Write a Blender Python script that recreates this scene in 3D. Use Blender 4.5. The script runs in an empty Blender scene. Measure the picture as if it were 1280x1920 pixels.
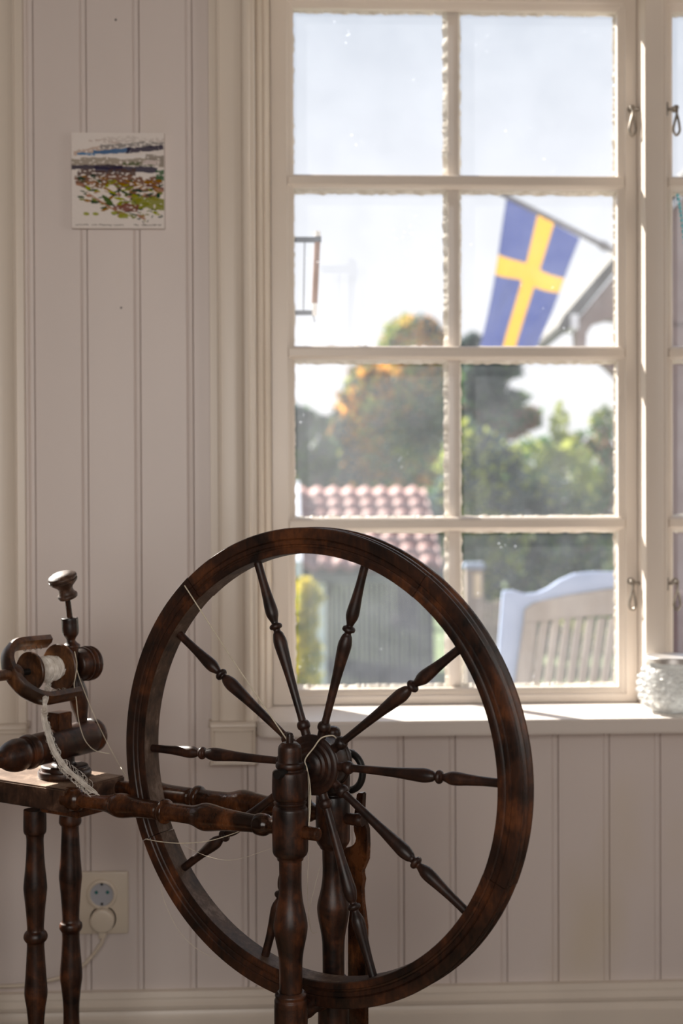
import bpy, bmesh, math, random
import numpy as np
from mathutils import Vector, Matrix, noise as mnoise

random.seed(7)
rng = np.random.default_rng(11)
SC = bpy.context.scene
COL = SC.collection

# ------------------------------------------------------------------ camera
FPX = 2667.0                       # 50 mm lens on a 36 mm tall frame, 1280x1920
CAM = np.array([0.0, -2.45, 0.97])
YAW, PITCH, ROLL = math.radians(2.5), math.radians(-0.6), 0.004
d0 = np.array([math.sin(YAW)*math.cos(PITCH), math.cos(YAW)*math.cos(PITCH), math.sin(PITCH)])
r0 = np.array([math.cos(YAW), -math.sin(YAW), 0.0])
u0 = np.cross(r0, d0)
RT = r0*math.cos(ROLL) - u0*math.sin(ROLL)
UP = u0*math.cos(ROLL) + r0*math.sin(ROLL)
cd = bpy.data.cameras.new('camera')
cam = bpy.data.objects.new('camera', cd); COL.objects.link(cam)
cd.sensor_fit = 'VERTICAL'; cd.sensor_height = 36.0; cd.lens = 36.0*FPX/1920.0
cd.clip_start = 0.05; cd.clip_end = 500
cd.dof.use_dof = True; cd.dof.focus_distance = 1.78; cd.dof.aperture_fstop = 4.2
cam.matrix_world = Matrix(((RT[0], UP[0], -d0[0], CAM[0]), (RT[1], UP[1], -d0[1], CAM[1]),
                           (RT[2], UP[2], -d0[2], CAM[2]), (0, 0, 0, 1)))
SC.camera = cam

# ------------------------------------------------------------------ sky, sun, added fill lights, exposure
SUN_AZ, SUN_EL = math.radians(37), math.radians(34)
wd = bpy.data.worlds.new('sky'); SC.world = wd; wd.use_nodes = True
wt = wd.node_tree; wt.nodes.clear()
wo = wt.nodes.new('ShaderNodeOutputWorld'); wb = wt.nodes.new('ShaderNodeBackground')
tc = wt.nodes.new('ShaderNodeTexCoord'); sx = wt.nodes.new('ShaderNodeSeparateXYZ')
wr = wt.nodes.new('ShaderNodeValToRGB')
wt.links.new(tc.outputs['Generated'], sx.inputs[0]); wt.links.new(sx.outputs['Z'], wr.inputs[0])
wt.links.new(wr.outputs[0], wb.inputs[0]); wt.links.new(wb.outputs[0], wo.inputs[0])
el = wr.color_ramp.elements
el[0].position = 0.0; el[0].color = (1.05, 1.04, 1.03, 1)
el[1].position = 1.0; el[1].color = (0.36, 0.50, 0.78, 1)
for p, c in ((0.12, (1.02, 1.02, 1.04, 1)), (0.22, (0.86, 0.885, 0.94, 1)), (0.34, (0.66, 0.715, 0.80, 1)), (0.6, (0.48, 0.59, 0.80, 1))):
    k = el.new(p); k.color = c
wb.inputs[1].default_value = 1.0

def add_light(name, kind, loc, rot, energy, color, **kw):
    l = bpy.data.lights.new(name, kind); l.energy = energy; l.color = color
    for k, v in kw.items(): setattr(l, k, v)
    o = bpy.data.objects.new(name, l); COL.objects.link(o); o.location = loc; o.rotation_euler = rot
    return o
sun_dir = Vector((math.sin(SUN_AZ)*math.cos(SUN_EL), -math.cos(SUN_AZ)*math.cos(SUN_EL), -math.sin(SUN_EL)))
add_light('sun', 'SUN', (-6, 9, 9), sun_dir.to_track_quat('-Z', 'Y').to_euler(), 20.0, (1.0, 0.93, 0.82), angle=math.radians(0.6))
# added fill lights that brighten the room from the unseen rear and right walls
add_light('rear_fill_light', 'AREA', (-0.15, -2.69, 1.15), (math.radians(90), 0, 0), 18.5, (1.0, 0.93, 0.86),
          shape='RECTANGLE', size=1.2, size_y=0.9)
add_light('side_fill_light', 'AREA', (2.29, -1.7, 1.4), (0, math.radians(90), 0), 4.0, (1.0, 0.93, 0.86),
          shape='RECTANGLE', size=1.2, size_y=1.2)
vs = SC.view_settings
vs.view_transform = 'Standard'; vs.look = 'None'; vs.gamma = 1.0; vs.use_curve_mapping = False
vs.exposure = 0.0

# ------------------------------------------------------------------ pixel helpers (1280x1920 frame) -> world points at a real distance
Zv = np.array([0, 0, 1.0])
def _ray(px, py): return d0*FPX + RT*(px-640) + UP*(960-py)
def plane(px, py, p0, n):
    v = _ray(px, py); return CAM + v*(((p0-CAM) @ n)/(v @ n))
def atY(px, py, Y): return plane(px, py, np.array([0, Y, 0.0]), np.array([0, 1.0, 0]))
def depth(px, py, D): return CAM + _ray(px, py)*(D/FPX)
def dist(p): return (np.asarray(p)-CAM) @ d0
def rad(px, p): return px*dist(p)/FPX
# spinning wheel frame: e along the wheel plane, n along its axle towards the viewer
AW = math.radians(36)
EV = np.array([math.cos(AW), -math.sin(AW), 0]); NV = np.array([-math.sin(AW), -math.cos(AW), 0])
HUB = depth(586, 1434, 1.75)
def W(u, v, z): return HUB + EV*u + NV*v + Zv*(z-HUB[2])
def Vp(px, py, v): return plane(px, py, HUB+NV*v, NV)
def Upl(px, py, u): return plane(px, py, HUB+EV*u, EV)
def uvz(p):
    q = np.asarray(p)-HUB; return q @ EV, q @ NV, p[2]

# ------------------------------------------------------------------ materials
MATS = {}
def mat(name): 
    m = bpy.data.materials.new(name); m.use_nodes = True; MATS[name] = m
    nt = m.node_tree; b = nt.nodes.get('Principled BSDF'); return m, nt, b
def nd(nt, t, **kw):
    n = nt.nodes.new(t)
    for k, v in kw.items(): n.inputs[k].default_value = v
    return n
def coords(nt, scale=(1, 1, 1), kind='Object'):
    c = nt.nodes.new('ShaderNodeTexCoord'); mp = nt.nodes.new('ShaderNodeMapping'); mp.inputs['Scale'].default_value = scale
    nt.links.new(c.outputs[kind], mp.inputs[0]); return mp.outputs[0]
def ramp(nt, src, stops):
    r = nt.nodes.new('ShaderNodeValToRGB'); e = r.color_ramp.elements
    e[0].position, e[0].color = stops[0][0], (*stops[0][1], 1); e[1].position, e[1].color = stops[-1][0], (*stops[-1][1], 1)
    for p, c in stops[1:-1]: e.new(p).color = (*c, 1)
    nt.links.new(src, r.inputs[0]); return r.outputs[0]
def bump(nt, b, src, strength, distance=0.001):
    n = nd(nt, 'ShaderNodeBump', Strength=strength, Distance=distance); nt.links.new(src, n.inputs['Height']); nt.links.new(n.outputs[0], b.inputs['Normal'])
def noisy(name, stops, scale=5, detail=4, stretch=(1, 1, 1), rough=0.5, bstr=0.0, bdist=0.001, metallic=0, coat=0, spec=None):
    m, nt, b = mat(name)
    n = nd(nt, 'ShaderNodeTexNoise', Scale=scale, Detail=detail); nt.links.new(coords(nt, stretch), n.inputs['Vector'])
    nt.links.new(ramp(nt, n.outputs[0], stops), b.inputs['Base Color'])
    b.inputs['Roughness'].default_value = rough; b.inputs['Metallic'].default_value = metallic
    b.inputs['Coat Weight'].default_value = coat
    if spec is not None: b.inputs['Specular IOR Level'].default_value = spec
    if bstr: bump(nt, b, n.outputs[0], bstr, bdist)
    return m
def paint(name, c, var=0.03, rough=0.42, stain=None):
    m, nt, b = mat(name)
    big = nd(nt, 'ShaderNodeTexNoise', Scale=3.0, Detail=3); nt.links.new(coords(nt, (1, 1, .45)), big.inputs['Vector'])
    lo = tuple(max(0, x*(1-var*2.2)) for x in c); hi = tuple(min(1, x*(1+var)) for x in c)
    st = stain or lo
    nt.links.new(ramp(nt, big.outputs[0], [(0.25, lo), (0.5, c), (0.62, hi), (0.8, st)]), b.inputs['Base Color'])
    br = nd(nt, 'ShaderNodeTexNoise', Scale=60.0, Detail=4); nt.links.new(coords(nt, (1, 1, .06)), br.inputs['Vector'])
    bump(nt, b, br.outputs[0], 0.16, 0.0012)
    b.inputs['Roughness'].default_value = rough
    return m
WALLM = paint('wall_paint', (0.70, 0.625, 0.59), stain=(0.68, 0.59, 0.48))
TRIMM = paint('trim_paint', (0.72, 0.64, 0.55), rough=0.34)
SASHM = paint('sash_paint', (0.73, 0.655, 0.58), rough=0.32)
SILLM = paint('sill_paint', (0.74, 0.68, 0.63), rough=0.3)
PLAST = noisy('room_plaster', [(0.3, (0.34, 0.29, 0.25)), (0.7, (0.40, 0.34, 0.30))], scale=2, rough=0.8)
FLOORM = noisy('floor_wood', [(0.3, (0.10, 0.06, 0.035)), (0.7, (0.18, 0.11, 0.065))], scale=6, stretch=(8, 1, 1), rough=0.45)
PUTTY = noisy('putty', [(0.3, (0.62, 0.56, 0.46)), (0.6, (0.84, 0.80, 0.72))], scale=60, rough=0.8, bstr=0.5, bdist=0.002)

def wood_dark(name, dark, mid, worn, scale=26, rough=0.33, wear=0.60):
    m, nt, b = mat(name)
    co = coords(nt)
    big = nd(nt, 'ShaderNodeTexNoise', Scale=scale, Detail=5, Roughness=0.65, Distortion=0.4); nt.links.new(co, big.inputs['Vector'])
    fine = nd(nt, 'ShaderNodeTexNoise', Scale=190.0, Detail=4, Roughness=0.7); nt.links.new(coords(nt, (1, 1, .25)), fine.inputs['Vector'])
    mx = nd(nt, 'ShaderNodeMath', **{}); mx.operation = 'MULTIPLY_ADD'; mx.inputs[1].default_value = 0.35
    nt.links.new(fine.outputs[0], mx.inputs[0]); nt.links.new(big.outputs[0], mx.inputs[2])
    sb = nd(nt, 'ShaderNodeMath'); sb.operation = 'SUBTRACT'; sb.inputs[1].default_value = 0.175; nt.links.new(mx.outputs[0], sb.inputs[0])
    nt.links.new(ramp(nt, sb.outputs[0], [(0.36, dark), (0.52, mid), (wear, worn), (0.85, worn)]), b.inputs['Base Color'])
    b.inputs['Roughness'].default_value = rough
    rr = nd(nt, 'ShaderNodeMapRange'); rr.inputs['To Min'].default_value = rough-0.08; rr.inputs['To Max'].default_value = rough+0.18
    nt.links.new(big.outputs[0], rr.inputs['Value']); nt.links.new(rr.outputs[0], b.inputs['Roughness'])
    bump(nt, b, fine.outputs[0], 0.22, 0.0008)
    b.inputs['Specular IOR Level'].default_value = 0.38
    return m
WOODP = wood_dark('post_wood', (0.0060, 0.0030, 0.0024), (0.0300, 0.0108, 0.0054), (0.0840, 0.0266, 0.0091), wear=0.66)
WOODR = wood_dark('rim_wood', (0.0055, 0.0032, 0.0026), (0.033, 0.0120, 0.0060), (0.105, 0.034, 0.011), scale=12, rough=0.34, wear=0.68)
WOODI = wood_dark('rim_inner_dust_and_sheen', (0.022, 0.014, 0.011), (0.075, 0.045, 0.030), (0.150, 0.105, 0.080), scale=14, rough=0.5, wear=0.62)  # inner faces lighter: dusty wear plus sky sheen put into the colour
WOODS = wood_dark('spoke_wood', (0.0072, 0.0036, 0.0030), (0.0216, 0.0084, 0.0054), (0.0595, 0.0224, 0.0112), scale=30, rough=0.38, wear=0.70)
WOODB = wood_dark('bar_wood', (0.0096, 0.0042, 0.0024), (0.0450, 0.0156, 0.0060), (0.1050, 0.0350, 0.0112), scale=18, rough=0.19, wear=0.62)
WOODF = wood_dark('flyer_wood', (0.020, 0.009, 0.005), (0.075, 0.030, 0.012), (0.150, 0.064, 0.024), scale=22, rough=0.30, wear=0.64)
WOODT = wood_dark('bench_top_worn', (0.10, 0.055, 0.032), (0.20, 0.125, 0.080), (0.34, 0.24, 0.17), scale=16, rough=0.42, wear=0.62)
WOODK = wood_dark('knob_wood', (0.016, 0.008, 0.005), (0.050, 0.024, 0.014), (0.11, 0.062, 0.040), scale=30, rough=0.42, wear=0.62)
IRON = noisy('iron', [(0.3, (0.012, 0.011, 0.011)), (0.7, (0.04, 0.036, 0.034))], scale=40, rough=0.42, metallic=0.6)
STEEL = noisy('latch_metal', [(0.3, (0.22, 0.19, 0.16)), (0.7, (0.42, 0.38, 0.33))], scale=60, rough=0.36, metallic=0.85)
WOOL = noisy('wool', [(0.3, (0.60, 0.55, 0.49)), (0.7, (0.88, 0.84, 0.78))], scale=120, rough=0.95, bstr=0.5)
THREAD = noisy('thread', [(0.3, (0.50, 0.44, 0.34)), (0.7, (0.66, 0.60, 0.48))], scale=200, rough=0.9)
PLAW = noisy('socket_plastic', [(0.3, (0.66, 0.57, 0.46)), (0.7, (0.70, 0.62, 0.51))], scale=8, rough=0.35)
PLAG = noisy('socket_insert', [(0.3, (0.40, 0.41, 0.45)), (0.7, (0.44, 0.45, 0.49))], scale=8, rough=0.4)
HOLE = noisy('socket_shutter', [(0.3, (0.01, 0.12, 0.12)), (0.7, (0.015, 0.16, 0.15))], scale=8, rough=0.4)
BLACK = noisy('dark_gap', [(0.3, (0.012, 0.009, 0.008)), (0.7, (0.02, 0.015, 0.012))], scale=8, rough=0.7)

def glass_mat(name, dust, speck, seed, band=0.0):
    m, nt, b = mat(name); nt.nodes.remove(b); out = nt.nodes['Material Output']
    tr = nd(nt, 'ShaderNodeBsdfTransparent', Color=(0.985, 0.987, 0.992, 1)); gl = nd(nt, 'ShaderNodeBsdfGlossy', Roughness=0.16, Color=(1, 1, 1, 1))
    m1 = nd(nt, 'ShaderNodeMixShader', Fac=0.005)
    nt.links.new(tr.outputs[0], m1.inputs[1]); nt.links.new(gl.outputs[0], m1.inputs[2])
    tl = nd(nt, 'ShaderNodeBsdfTranslucent', Color=(0.80, 0.85, 0.95, 1)); df = nd(nt, 'ShaderNodeBsdfDiffuse', Color=(0.8, 0.8, 0.8, 1))
    m2 = nd(nt, 'ShaderNodeMixShader', Fac=0.25); nt.links.new(tl.outputs[0], m2.inputs[1]); nt.links.new(df.outputs[0], m2.inputs[2])
    co = coords(nt)
    n1 = nd(nt, 'ShaderNodeTexNoise', Scale=9.0+seed, Detail=5, Roughness=0.6); nt.links.new(co, n1.inputs['Vector'])
    mr = nd(nt, 'ShaderNodeMapRange'); mr.inputs['From Min'].default_value = 0.3; mr.inputs['From Max'].default_value = 0.75
    mr.inputs['To Min'].default_value = dust*0.55; mr.inputs['To Max'].default_value = dust*1.5; nt.links.new(n1.outputs[0], mr.inputs['Value'])
    vo = nd(nt, 'ShaderNodeTexVoronoi', Scale=75.0); nt.links.new(co, vo.inputs['Vector'])
    sp = nd(nt, 'ShaderNodeMapRange'); sp.inputs['From Min'].default_value = 0.05; sp.inputs['From Max'].default_value = 0.16
    sp.inputs['To Min'].default_value = speck; sp.inputs['To Max'].default_value = 0.0; nt.links.new(vo.outputs['Distance'], sp.inputs['Value'])
    n2 = nd(nt, 'ShaderNodeTexNoise', Scale=14.0, Detail=2); nt.links.new(co, n2.inputs['Vector'])
    gt = nd(nt, 'ShaderNodeMath'); gt.operation = 'GREATER_THAN'; gt.inputs[1].default_value = 0.66; nt.links.new(n2.outputs[0], gt.inputs[0])
    mu = nd(nt, 'ShaderNodeMath'); mu.operation = 'MULTIPLY'; nt.links.new(sp.outputs[0], mu.inputs[0]); nt.links.new(gt.outputs[0], mu.inputs[1])
    ad = nd(nt, 'ShaderNodeMath'); ad.operation = 'ADD'; nt.links.new(mr.outputs[0], ad.inputs[0]); nt.links.new(mu.outputs[0], ad.inputs[1])
    m3 = nd(nt, 'ShaderNodeMixShader'); nt.links.new(ad.outputs[0], m3.inputs[0]); nt.links.new(m1.outputs[0], m3.inputs[1]); nt.links.new(m2.outputs[0], m3.inputs[2])
    nt.links.new(m3.outputs[0], out.inputs[0]); return m
GLASSI = glass_mat('inner_glass', 0.010, 0.12, 0)
GLASSO = glass_mat('outer_glass', 0.022, 0.30, 3)

# ------------------------------------------------------------------ mesh helpers
def tagset(o, label=None, cat=None, group=None, kind=None):
    if label: o['label'] = label
    if cat: o['category'] = cat
    if group: o['group'] = group
    if kind: o['kind'] = kind
    return o
def thing(name, loc, label, cat, group=None, kind=None):
    o = bpy.data.objects.new(name, None); COL.objects.link(o); o.location = Vector([float(x) for x in loc]); o.empty_display_size = 0.05
    return tagset(o, label, cat, group, kind)
def wloc(o):
    l = Vector((0, 0, 0))
    while o: l += o.location; o = o.parent
    return l
def mk(name, V, Fc, m, parent=None, smooth=False, mats=None, midx=None):
    """mesh from world-space points; parented so that it stays where it is"""
    me = bpy.data.meshes.new(name); me.from_pydata([tuple(map(float, v)) for v in V], [], [tuple(f) for f in Fc])
    for x in (mats or [m]): me.materials.append(x)
    if midx is not None: me.polygons.foreach_set('material_index', midx)
    if smooth: me.polygons.foreach_set('use_smooth', [True]*len(me.polygons))
    me.update()
    o = bpy.data.objects.new(name, me); COL.objects.link(o)
    if parent: o.parent = parent; o.location = -wloc(parent)
    return o
def fixn(o):
    bm = bmesh.new(); bm.from_mesh(o.data); bmesh.ops.recalc_face_normals(bm, faces=bm.faces); bm.to_mesh(o.data); bm.free(); return o
def sharp(o, ang=35):
    """shade smooth but keep hard edges"""
    me = o.data; me.polygons.foreach_set('use_smooth', [True]*len(me.polygons))
    me.set_sharp_from_angle(angle=math.radians(ang)); return o
def box(name, x0, x1, y0, y1, z0, z1, m, parent=None, bev=0.0):
    bm = bmesh.new(); bmesh.ops.create_cube(bm, size=1)
    for v in bm.verts: v.co = Vector(((x0+x1)/2+v.co.x*(x1-x0), (y0+y1)/2+v.co.y*(y1-y0), (z0+z1)/2+v.co.z*(z1-z0)))
    if bev: bmesh.ops.bevel(bm, geom=bm.edges[:], offset=bev, segments=2, affect='EDGES', profile=0.6)
    V = [v.co[:] for v in bm.verts]; F = [[v.index for v in f.verts] for f in bm.faces]; bm.free()
    o = mk(name, V, F, m, parent)
    if bev: sharp(o, 40)
    return o
def prism(name, pts, thick, m, parent=None, bev=0.0):
    """pts: world polygon, thick: extrusion vector"""
    n = len(pts); t = np.asarray(thick, float); P = [np.asarray(p, float) for p in pts]
    V = P + [p+t for p in P]
    F = [list(range(n))[::-1], [n+i for i in range(n)]] + [[i, (i+1) % n, n+(i+1) % n, n+i] for i in range(n)]
    o = fixn(mk(name, V, F, m, parent))
    if bev:
        bm = bmesh.new(); bm.from_mesh(o.data)
        es = [e for e in bm.edges if e.calc_face_angle(0) > 0.6]
        bmesh.ops.bevel(bm, geom=es, offset=bev, segments=2, affect='EDGES'); bm.to_mesh(o.data); bm.free(); sharp(o, 40)
    return o
def frame_of(ax):
    ax = np.asarray(ax, float); ax = ax/np.linalg.norm(ax)
    h = np.array([0, 0, 1.0]) if abs(ax[2]) < 0.9 else np.array([1.0, 0, 0])
    a = np.cross(h, ax); a /= np.linalg.norm(a); b = np.cross(ax, a); return ax, a, b
def lathe(name, p0, ax, prof, m, parent=None, seg=28, cap=True, ang=32):
    """prof: [(distance along ax, radius)]"""
    p0 = np.asarray(p0, float); ax, a, b = frame_of(ax); V = []; F = []
    for t, r in prof:
        for k in range(seg):
            q = 2*math.pi*k/seg; V.append(p0+ax*t+(a*math.cos(q)+b*math.sin(q))*max(r, 1e-5))
    for i in range(len(prof)-1):
        for k in range(seg):
            k2 = (k+1) % seg; F.append((i*seg+k, i*seg+k2, (i+1)*seg+k2, (i+1)*seg+k))
    if cap:
        F.append(tuple(range(seg))[::-1]); F.append(tuple((len(prof)-1)*seg+k for k in range(seg)))
    return sharp(mk(name, V, F, m, parent), ang)
def dense(prof, n=8):
    """smooth a turned profile: Catmull-Rom through the points; a repeated t marks a hard step"""
    out = []
    P = prof
    for i in range(len(P)-1):
        a, b = P[i], P[i+1]
        if abs(a[0]-b[0]) < 1e-9: out.append(a); continue
        pa = P[i-1] if i > 0 and abs(P[i-1][0]-a[0]) > 1e-9 else a
        pb = P[i+2] if i+2 < len(P) and abs(P[i+2][0]-b[0]) > 1e-9 else b
        k = max(2, n)
        for j in range(k):
            s = j/k
            ma = (b[1]-pa[1])/(b[0]-pa[0])*(b[0]-a[0]) if abs(b[0]-pa[0]) > 1e-9 else b[1]-a[1]
            mb = (pb[1]-a[1])/(pb[0]-a[0])*(b[0]-a[0]) if abs(pb[0]-a[0]) > 1e-9 else b[1]-a[1]
            h = (2*s**3-3*s**2+1)*a[1]+(s**3-2*s**2+s)*ma+(-2*s**3+3*s**2)*b[1]+(s**3-s**2)*mb
            out.append((a[0]+(b[0]-a[0])*s, max(h, 0.0003)))
    out.append(P[-1]); return out
def smooth_path(pts, n=8):
    P = [np.asarray(p, float) for p in pts]; out = []
    for i in range(len(P)-1):
        p0 = P[max(i-1, 0)]; p1 = P[i]; p2 = P[i+1]; p3 = P[min(i+2, len(P)-1)]
        for j in range(n):
            s = j/n
            out.append(0.5*((2*p1)+(p2-p0)*s+(2*p0-5*p1+4*p2-p3)*s*s+(-p0+3*p1-3*p2+p3)*s**3))
    out.append(P[-1]); return out
def tube_geo(path, r, seg=8):
    path = [np.asarray(p, float) for p in path]; n = len(path); V = []; F = []
    rs = r if hasattr(r, '__len__') else [r]*n
    tprev = None
    for i, p in enumerate(path):
        t = path[min(i+1, n-1)]-path[max(i-1, 0)]; t = t/(np.linalg.norm(t)+1e-12)
        if tprev is None: _, a, b = frame_of(t)
        else:
            a = a-t*(a @ t); a /= (np.linalg.norm(a)+1e-12); b = np.cross(t, a)
        tprev = t
        for k in range(seg):
            q = 2*math.pi*k/seg; V.append(p+(a*math.cos(q)+b*math.sin(q))*rs[i])
    for i in range(n-1):
        for k in range(seg):
            k2 = (k+1) % seg; F.append((i*seg+k, i*seg+k2, (i+1)*seg+k2, (i+1)*seg+k))
    F.append(tuple(range(seg))[::-1]); F.append(tuple((n-1)*seg+k for k in range(seg)))
    return V, F
def tube(name, pts, r, m, parent=None, seg=8, n=8, smooth=True):
    path = smooth_path(pts, n) if smooth else pts
    V, F = tube_geo(path, r, seg); return sharp(mk(name, V, F, m, parent), 50)
def sweep_rect(name, path, wdir, w, t, m, parent=None):
    """bar of width w (along wdir) and thickness t swept along a path"""
    P = [np.asarray(p, float) for p in path]; wd_ = np.asarray(wdir, float); wd_ /= np.linalg.norm(wd_); V = []; F = []; n = len(P)
    c = 0.22
    for i, p in enumerate(P):
        tg = P[min(i+1, n-1)]-P[max(i-1, 0)]; tg /= np.linalg.norm(tg); nn = np.cross(tg, wd_); nn /= np.linalg.norm(nn)
        tt = t[i] if hasattr(t, '__len__') else t
        for a, b in ((-.5, -.5+c), (-.5+c, -.5), (.5-c, -.5), (.5, -.5+c), (.5, .5-c), (.5-c, .5), (-.5+c, .5), (-.5, .5-c)):
            V.append(p+wd_*w*a+nn*tt*b)
    for i in range(n-1):
        for k in range(8): F.append((i*8+k, i*8+(k+1) % 8, (i+1)*8+(k+1) % 8, (i+1)*8+k))
    F.append(tuple(range(8))[::-1]); F.append(tuple((n-1)*8+k for k in range(8)))
    return sharp(fixn(mk(name, V, F, m, parent)), 40)
def extr(name, prof, axis, a0, a1, m, parent=None, ang=30):
    """extrude a closed profile along a world axis: 'X' prof=(y,z), 'Z' prof=(x,y)"""
    def P(t, q): return (t, q[0], q[1]) if axis == 'X' else (q[0], q[1], t)
    n = len(prof); V = [P(a0, q) for q in prof]+[P(a1, q) for q in prof]
    F = [list(range(n)), [n+i for i in range(n)][::-1]] + [[i, n+i, n+(i+1) % n, (i+1) % n] for i in range(n)]
    return sharp(fixn(mk(name, V, F, m, parent)), ang)
def arc(cx, cy, r, a0, a1, n=5):
    return [(cx+r*math.cos(math.radians(a0+(a1-a0)*i/n)), cy+r*math.sin(math.radians(a0+(a1-a0)*i/n))) for i in range(n+1)]
def grid_copy(src, name, parent, loc, rot=None):
    c = src.copy(); c.name = name; COL.objects.link(c); c.parent = parent; c.location = loc
    if rot: c.rotation_euler = rot
    return c

# ------------------------------------------------------------------ the room
RX0, RX1, RY0, RH = -2.3, 2.3, -2.7, 2.5
OX0, OX1, OZ0, OZ1 = -0.043, 1.43, 0.563, 1.935       # main window opening
LX0, LX1 = -1.95, -0.505                             # opening of the window to the left
floor_o = tagset(box('floor', RX0, RX1, RY0, 0.02, -0.06, 0.0, FLOORM), 'dark wooden floor of the room', 'floor', kind='structure')
tagset(box('ceiling', RX0-.05, RX1+.05, RY0-.05, 0.3, RH, RH+0.06, PLAST), 'pale ceiling of the room', 'ceiling', kind='structure')
tagset(box('wall_left', RX0-0.1, RX0, RY0, 0.3, 0, RH, PLAST), 'plain pale side wall left of the windows', 'wall', kind='structure')
def wall_with_hole(name, ax, pos, th, a0, a1, h0, h1, z0, z1, label):
    root = thing(name, (0, 0, 0), label, 'wall', kind='structure')
    def bx(lo, hi, za, zb):
        if ax == 'Y': box('wall_section', lo, hi, pos, pos+th, za, zb, PLAST, root)
        else: box('wall_section', pos, pos+th, lo, hi, za, zb, PLAST, root)
    bx(a0, h0, 0, RH); bx(h1, a1, 0, RH); bx(h0, h1, 0, z0); bx(h0, h1, z1, RH)
    return root
wall_with_hole('wall_rear', 'Y', RY0-0.1, 0.1, RX0, RX1, -0.75, 0.45, 0.7, 1.6, 'plain pale wall behind the viewer with an opening added for the fill light')  # both wall openings are unseen, put in to bring light inside
wall_with_hole('wall_right', 'X', RX1, 0.1, RY0, 0.3, -2.3, -1.1, 0.8, 2.0, 'plain pale side wall with an opening added for the fill light')

# front wall: a solid core with openings and beaded boards nailed on it
wall = thing('wall_front', (0, 0, 0), 'white painted beadboard wall around the window', 'wall', kind='structure')
CORE0, CORE1 = 0.012, 0.24
for (x0, x1, z0, z1) in ((RX0, LX0, 0, RH), (LX1, OX0, 0, RH), (OX1, RX1, 0, RH), (LX0, LX1, 0, OZ0), (OX0, OX1, 0, OZ0), (LX0, LX1, OZ1, RH), (OX0, OX1, OZ1, RH)):
    box('wall_core', x0, x1, CORE0, CORE1, z0, z1, PLAST, wall)
PITCHB = 0.0898
def board_prof(x0, x1, bead=True):
    g = 0.0012; d = 0.0034
    p = [(x0, 0.012), (x0, d), (x0+g, 0.0)]
    if bead:
        b = x1-0.0105
        p += [(b-0.0012, 0.0), (b, 0.0018), (b+0.0014, 0.0002), (b+0.004, -0.0006), (b+0.0068, 0.0002)]
    p += [(x1-g, 0.0006), (x1, d), (x1, 0.012)]
    return p
XB = 0.2128 - 12*PITCHB
i = 0
x = XB - 6*PITCHB
while x < RX1:
    x1 = x+PITCHB
    if x > RX0:
        segs = []
        for (a, b) in ((OX0, OX1), (LX0, LX1)):
            if x1 > a+0.005 and x < b-0.005:
                if x < a: segs = [(max(x, RX0), a, 0.1, RH), (a, x1, 0.1, OZ0), (a, x1, OZ1, RH)]
                elif x1 > b: segs = [(b, x1, 0.1, RH), (x, b, 0.1, OZ0), (x, b, OZ1, RH)]
                else: segs = [(x, x1, 0.1, OZ0), (x, x1, OZ1, RH)]
        if not segs: segs = [(x, x1, 0.1, RH)]
        for (a, b, z0, z1) in segs:
            jit = 0.0006*math.sin(i*2.3)
            o = extr('board', [(px, py+jit) for px, py in board_prof(a, b, (b-a) > 0.05)], 'Z', z0, z1, WALLM, wall, ang=25)
        i += 1
    x = x1
for (px, py) in ((217, 37), (227, 577), (37, 492)):
    p = atY(px, py, 0.0); lathe('nail_hole', p+np.array([0, 0.0005, 0]), (0, -1, 0), [(0, .0018), (.0011, .0016)], BLACK, wall, seg=10)

# baseboard
bp = [(0.0, 0.0), (-0.024, 0.0), (-0.024, 0.078), (-0.0235, 0.082), (-0.019, 0.088), (-0.0175, 0.094), (-0.0215, 0.097), (-0.0225, 0.103), (-0.0185, 0.108),
      (-0.0165, 0.112), (-0.0165, 0.116), (-0.012, 0.1245), (0.0, 0.1255)]
tagset(extr('baseboard_front', bp, 'X', RX0, RX1, TRIMM, None, 25), 'white moulded baseboard along the foot of the panelled wall', 'baseboard', kind='structure')

# casings (trim) with plinth blocks
def casing_prof(xr, s=1):
    """xr = edge nearest to the opening; profile runs away from it"""
    q = [(0.0, 0.006), (0.0, -0.010), (0.0035, -0.010), (0.0045, -0.018)]
    q += [(0.0045+0.0075*(1-math.cos(t)), -0.018-0.0075*math.sin(t)) for t in np.linspace(0.2, math.pi, 8)]
    q += [(0.022, -0.0165), (0.034, -0.0150), (0.050, -0.0155), (0.0555, -0.0165), (0.0565, -0.0205), (0.0590, -0.0215), (0.0610, -0.0195), (0.0615, -0.016),
          (0.074, -0.015), (0.0745, 0.006)]
    return [(xr-s*a, b) for a, b in q]
def make_casing(name, xr, s, label):
    c = thing(name, (xr-s*0.037, 0, OZ0), label, 'trim', kind='structure')
    extr('casing_moulding', casing_prof(xr, s), 'Z', 0.5885, OZ1+0.07, TRIMM, c, ang=28)
    xa, xb = sorted((xr+s*0.001, xr-s*0.0755))
    box('plinth_block', xa, xb, 0.006, -0.0255, 0.515, 0.583, TRIMM, c, bev=0.003)
    box('plinth_cap', xa-0.001, xb+0.001, 0.006, -0.0285, 0.580, 0.589, TRIMM, c, bev=0.002)
    box('plinth_panel', xa+0.007, xb-0.005, 0.0, -0.0275, 0.519, 0.572, TRIMM, c, bev=0.0025)
    return c
make_casing('trim_1', OX0, 1, 'cream moulded casing along the left side of the window above its plinth block')
make_casing('trim_2', LX1, -1, 'cream moulded casing with plinth block at the far left edge')
make_casing('trim_3', OX1, -1, 'cream moulded casing right of the double window')

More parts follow.
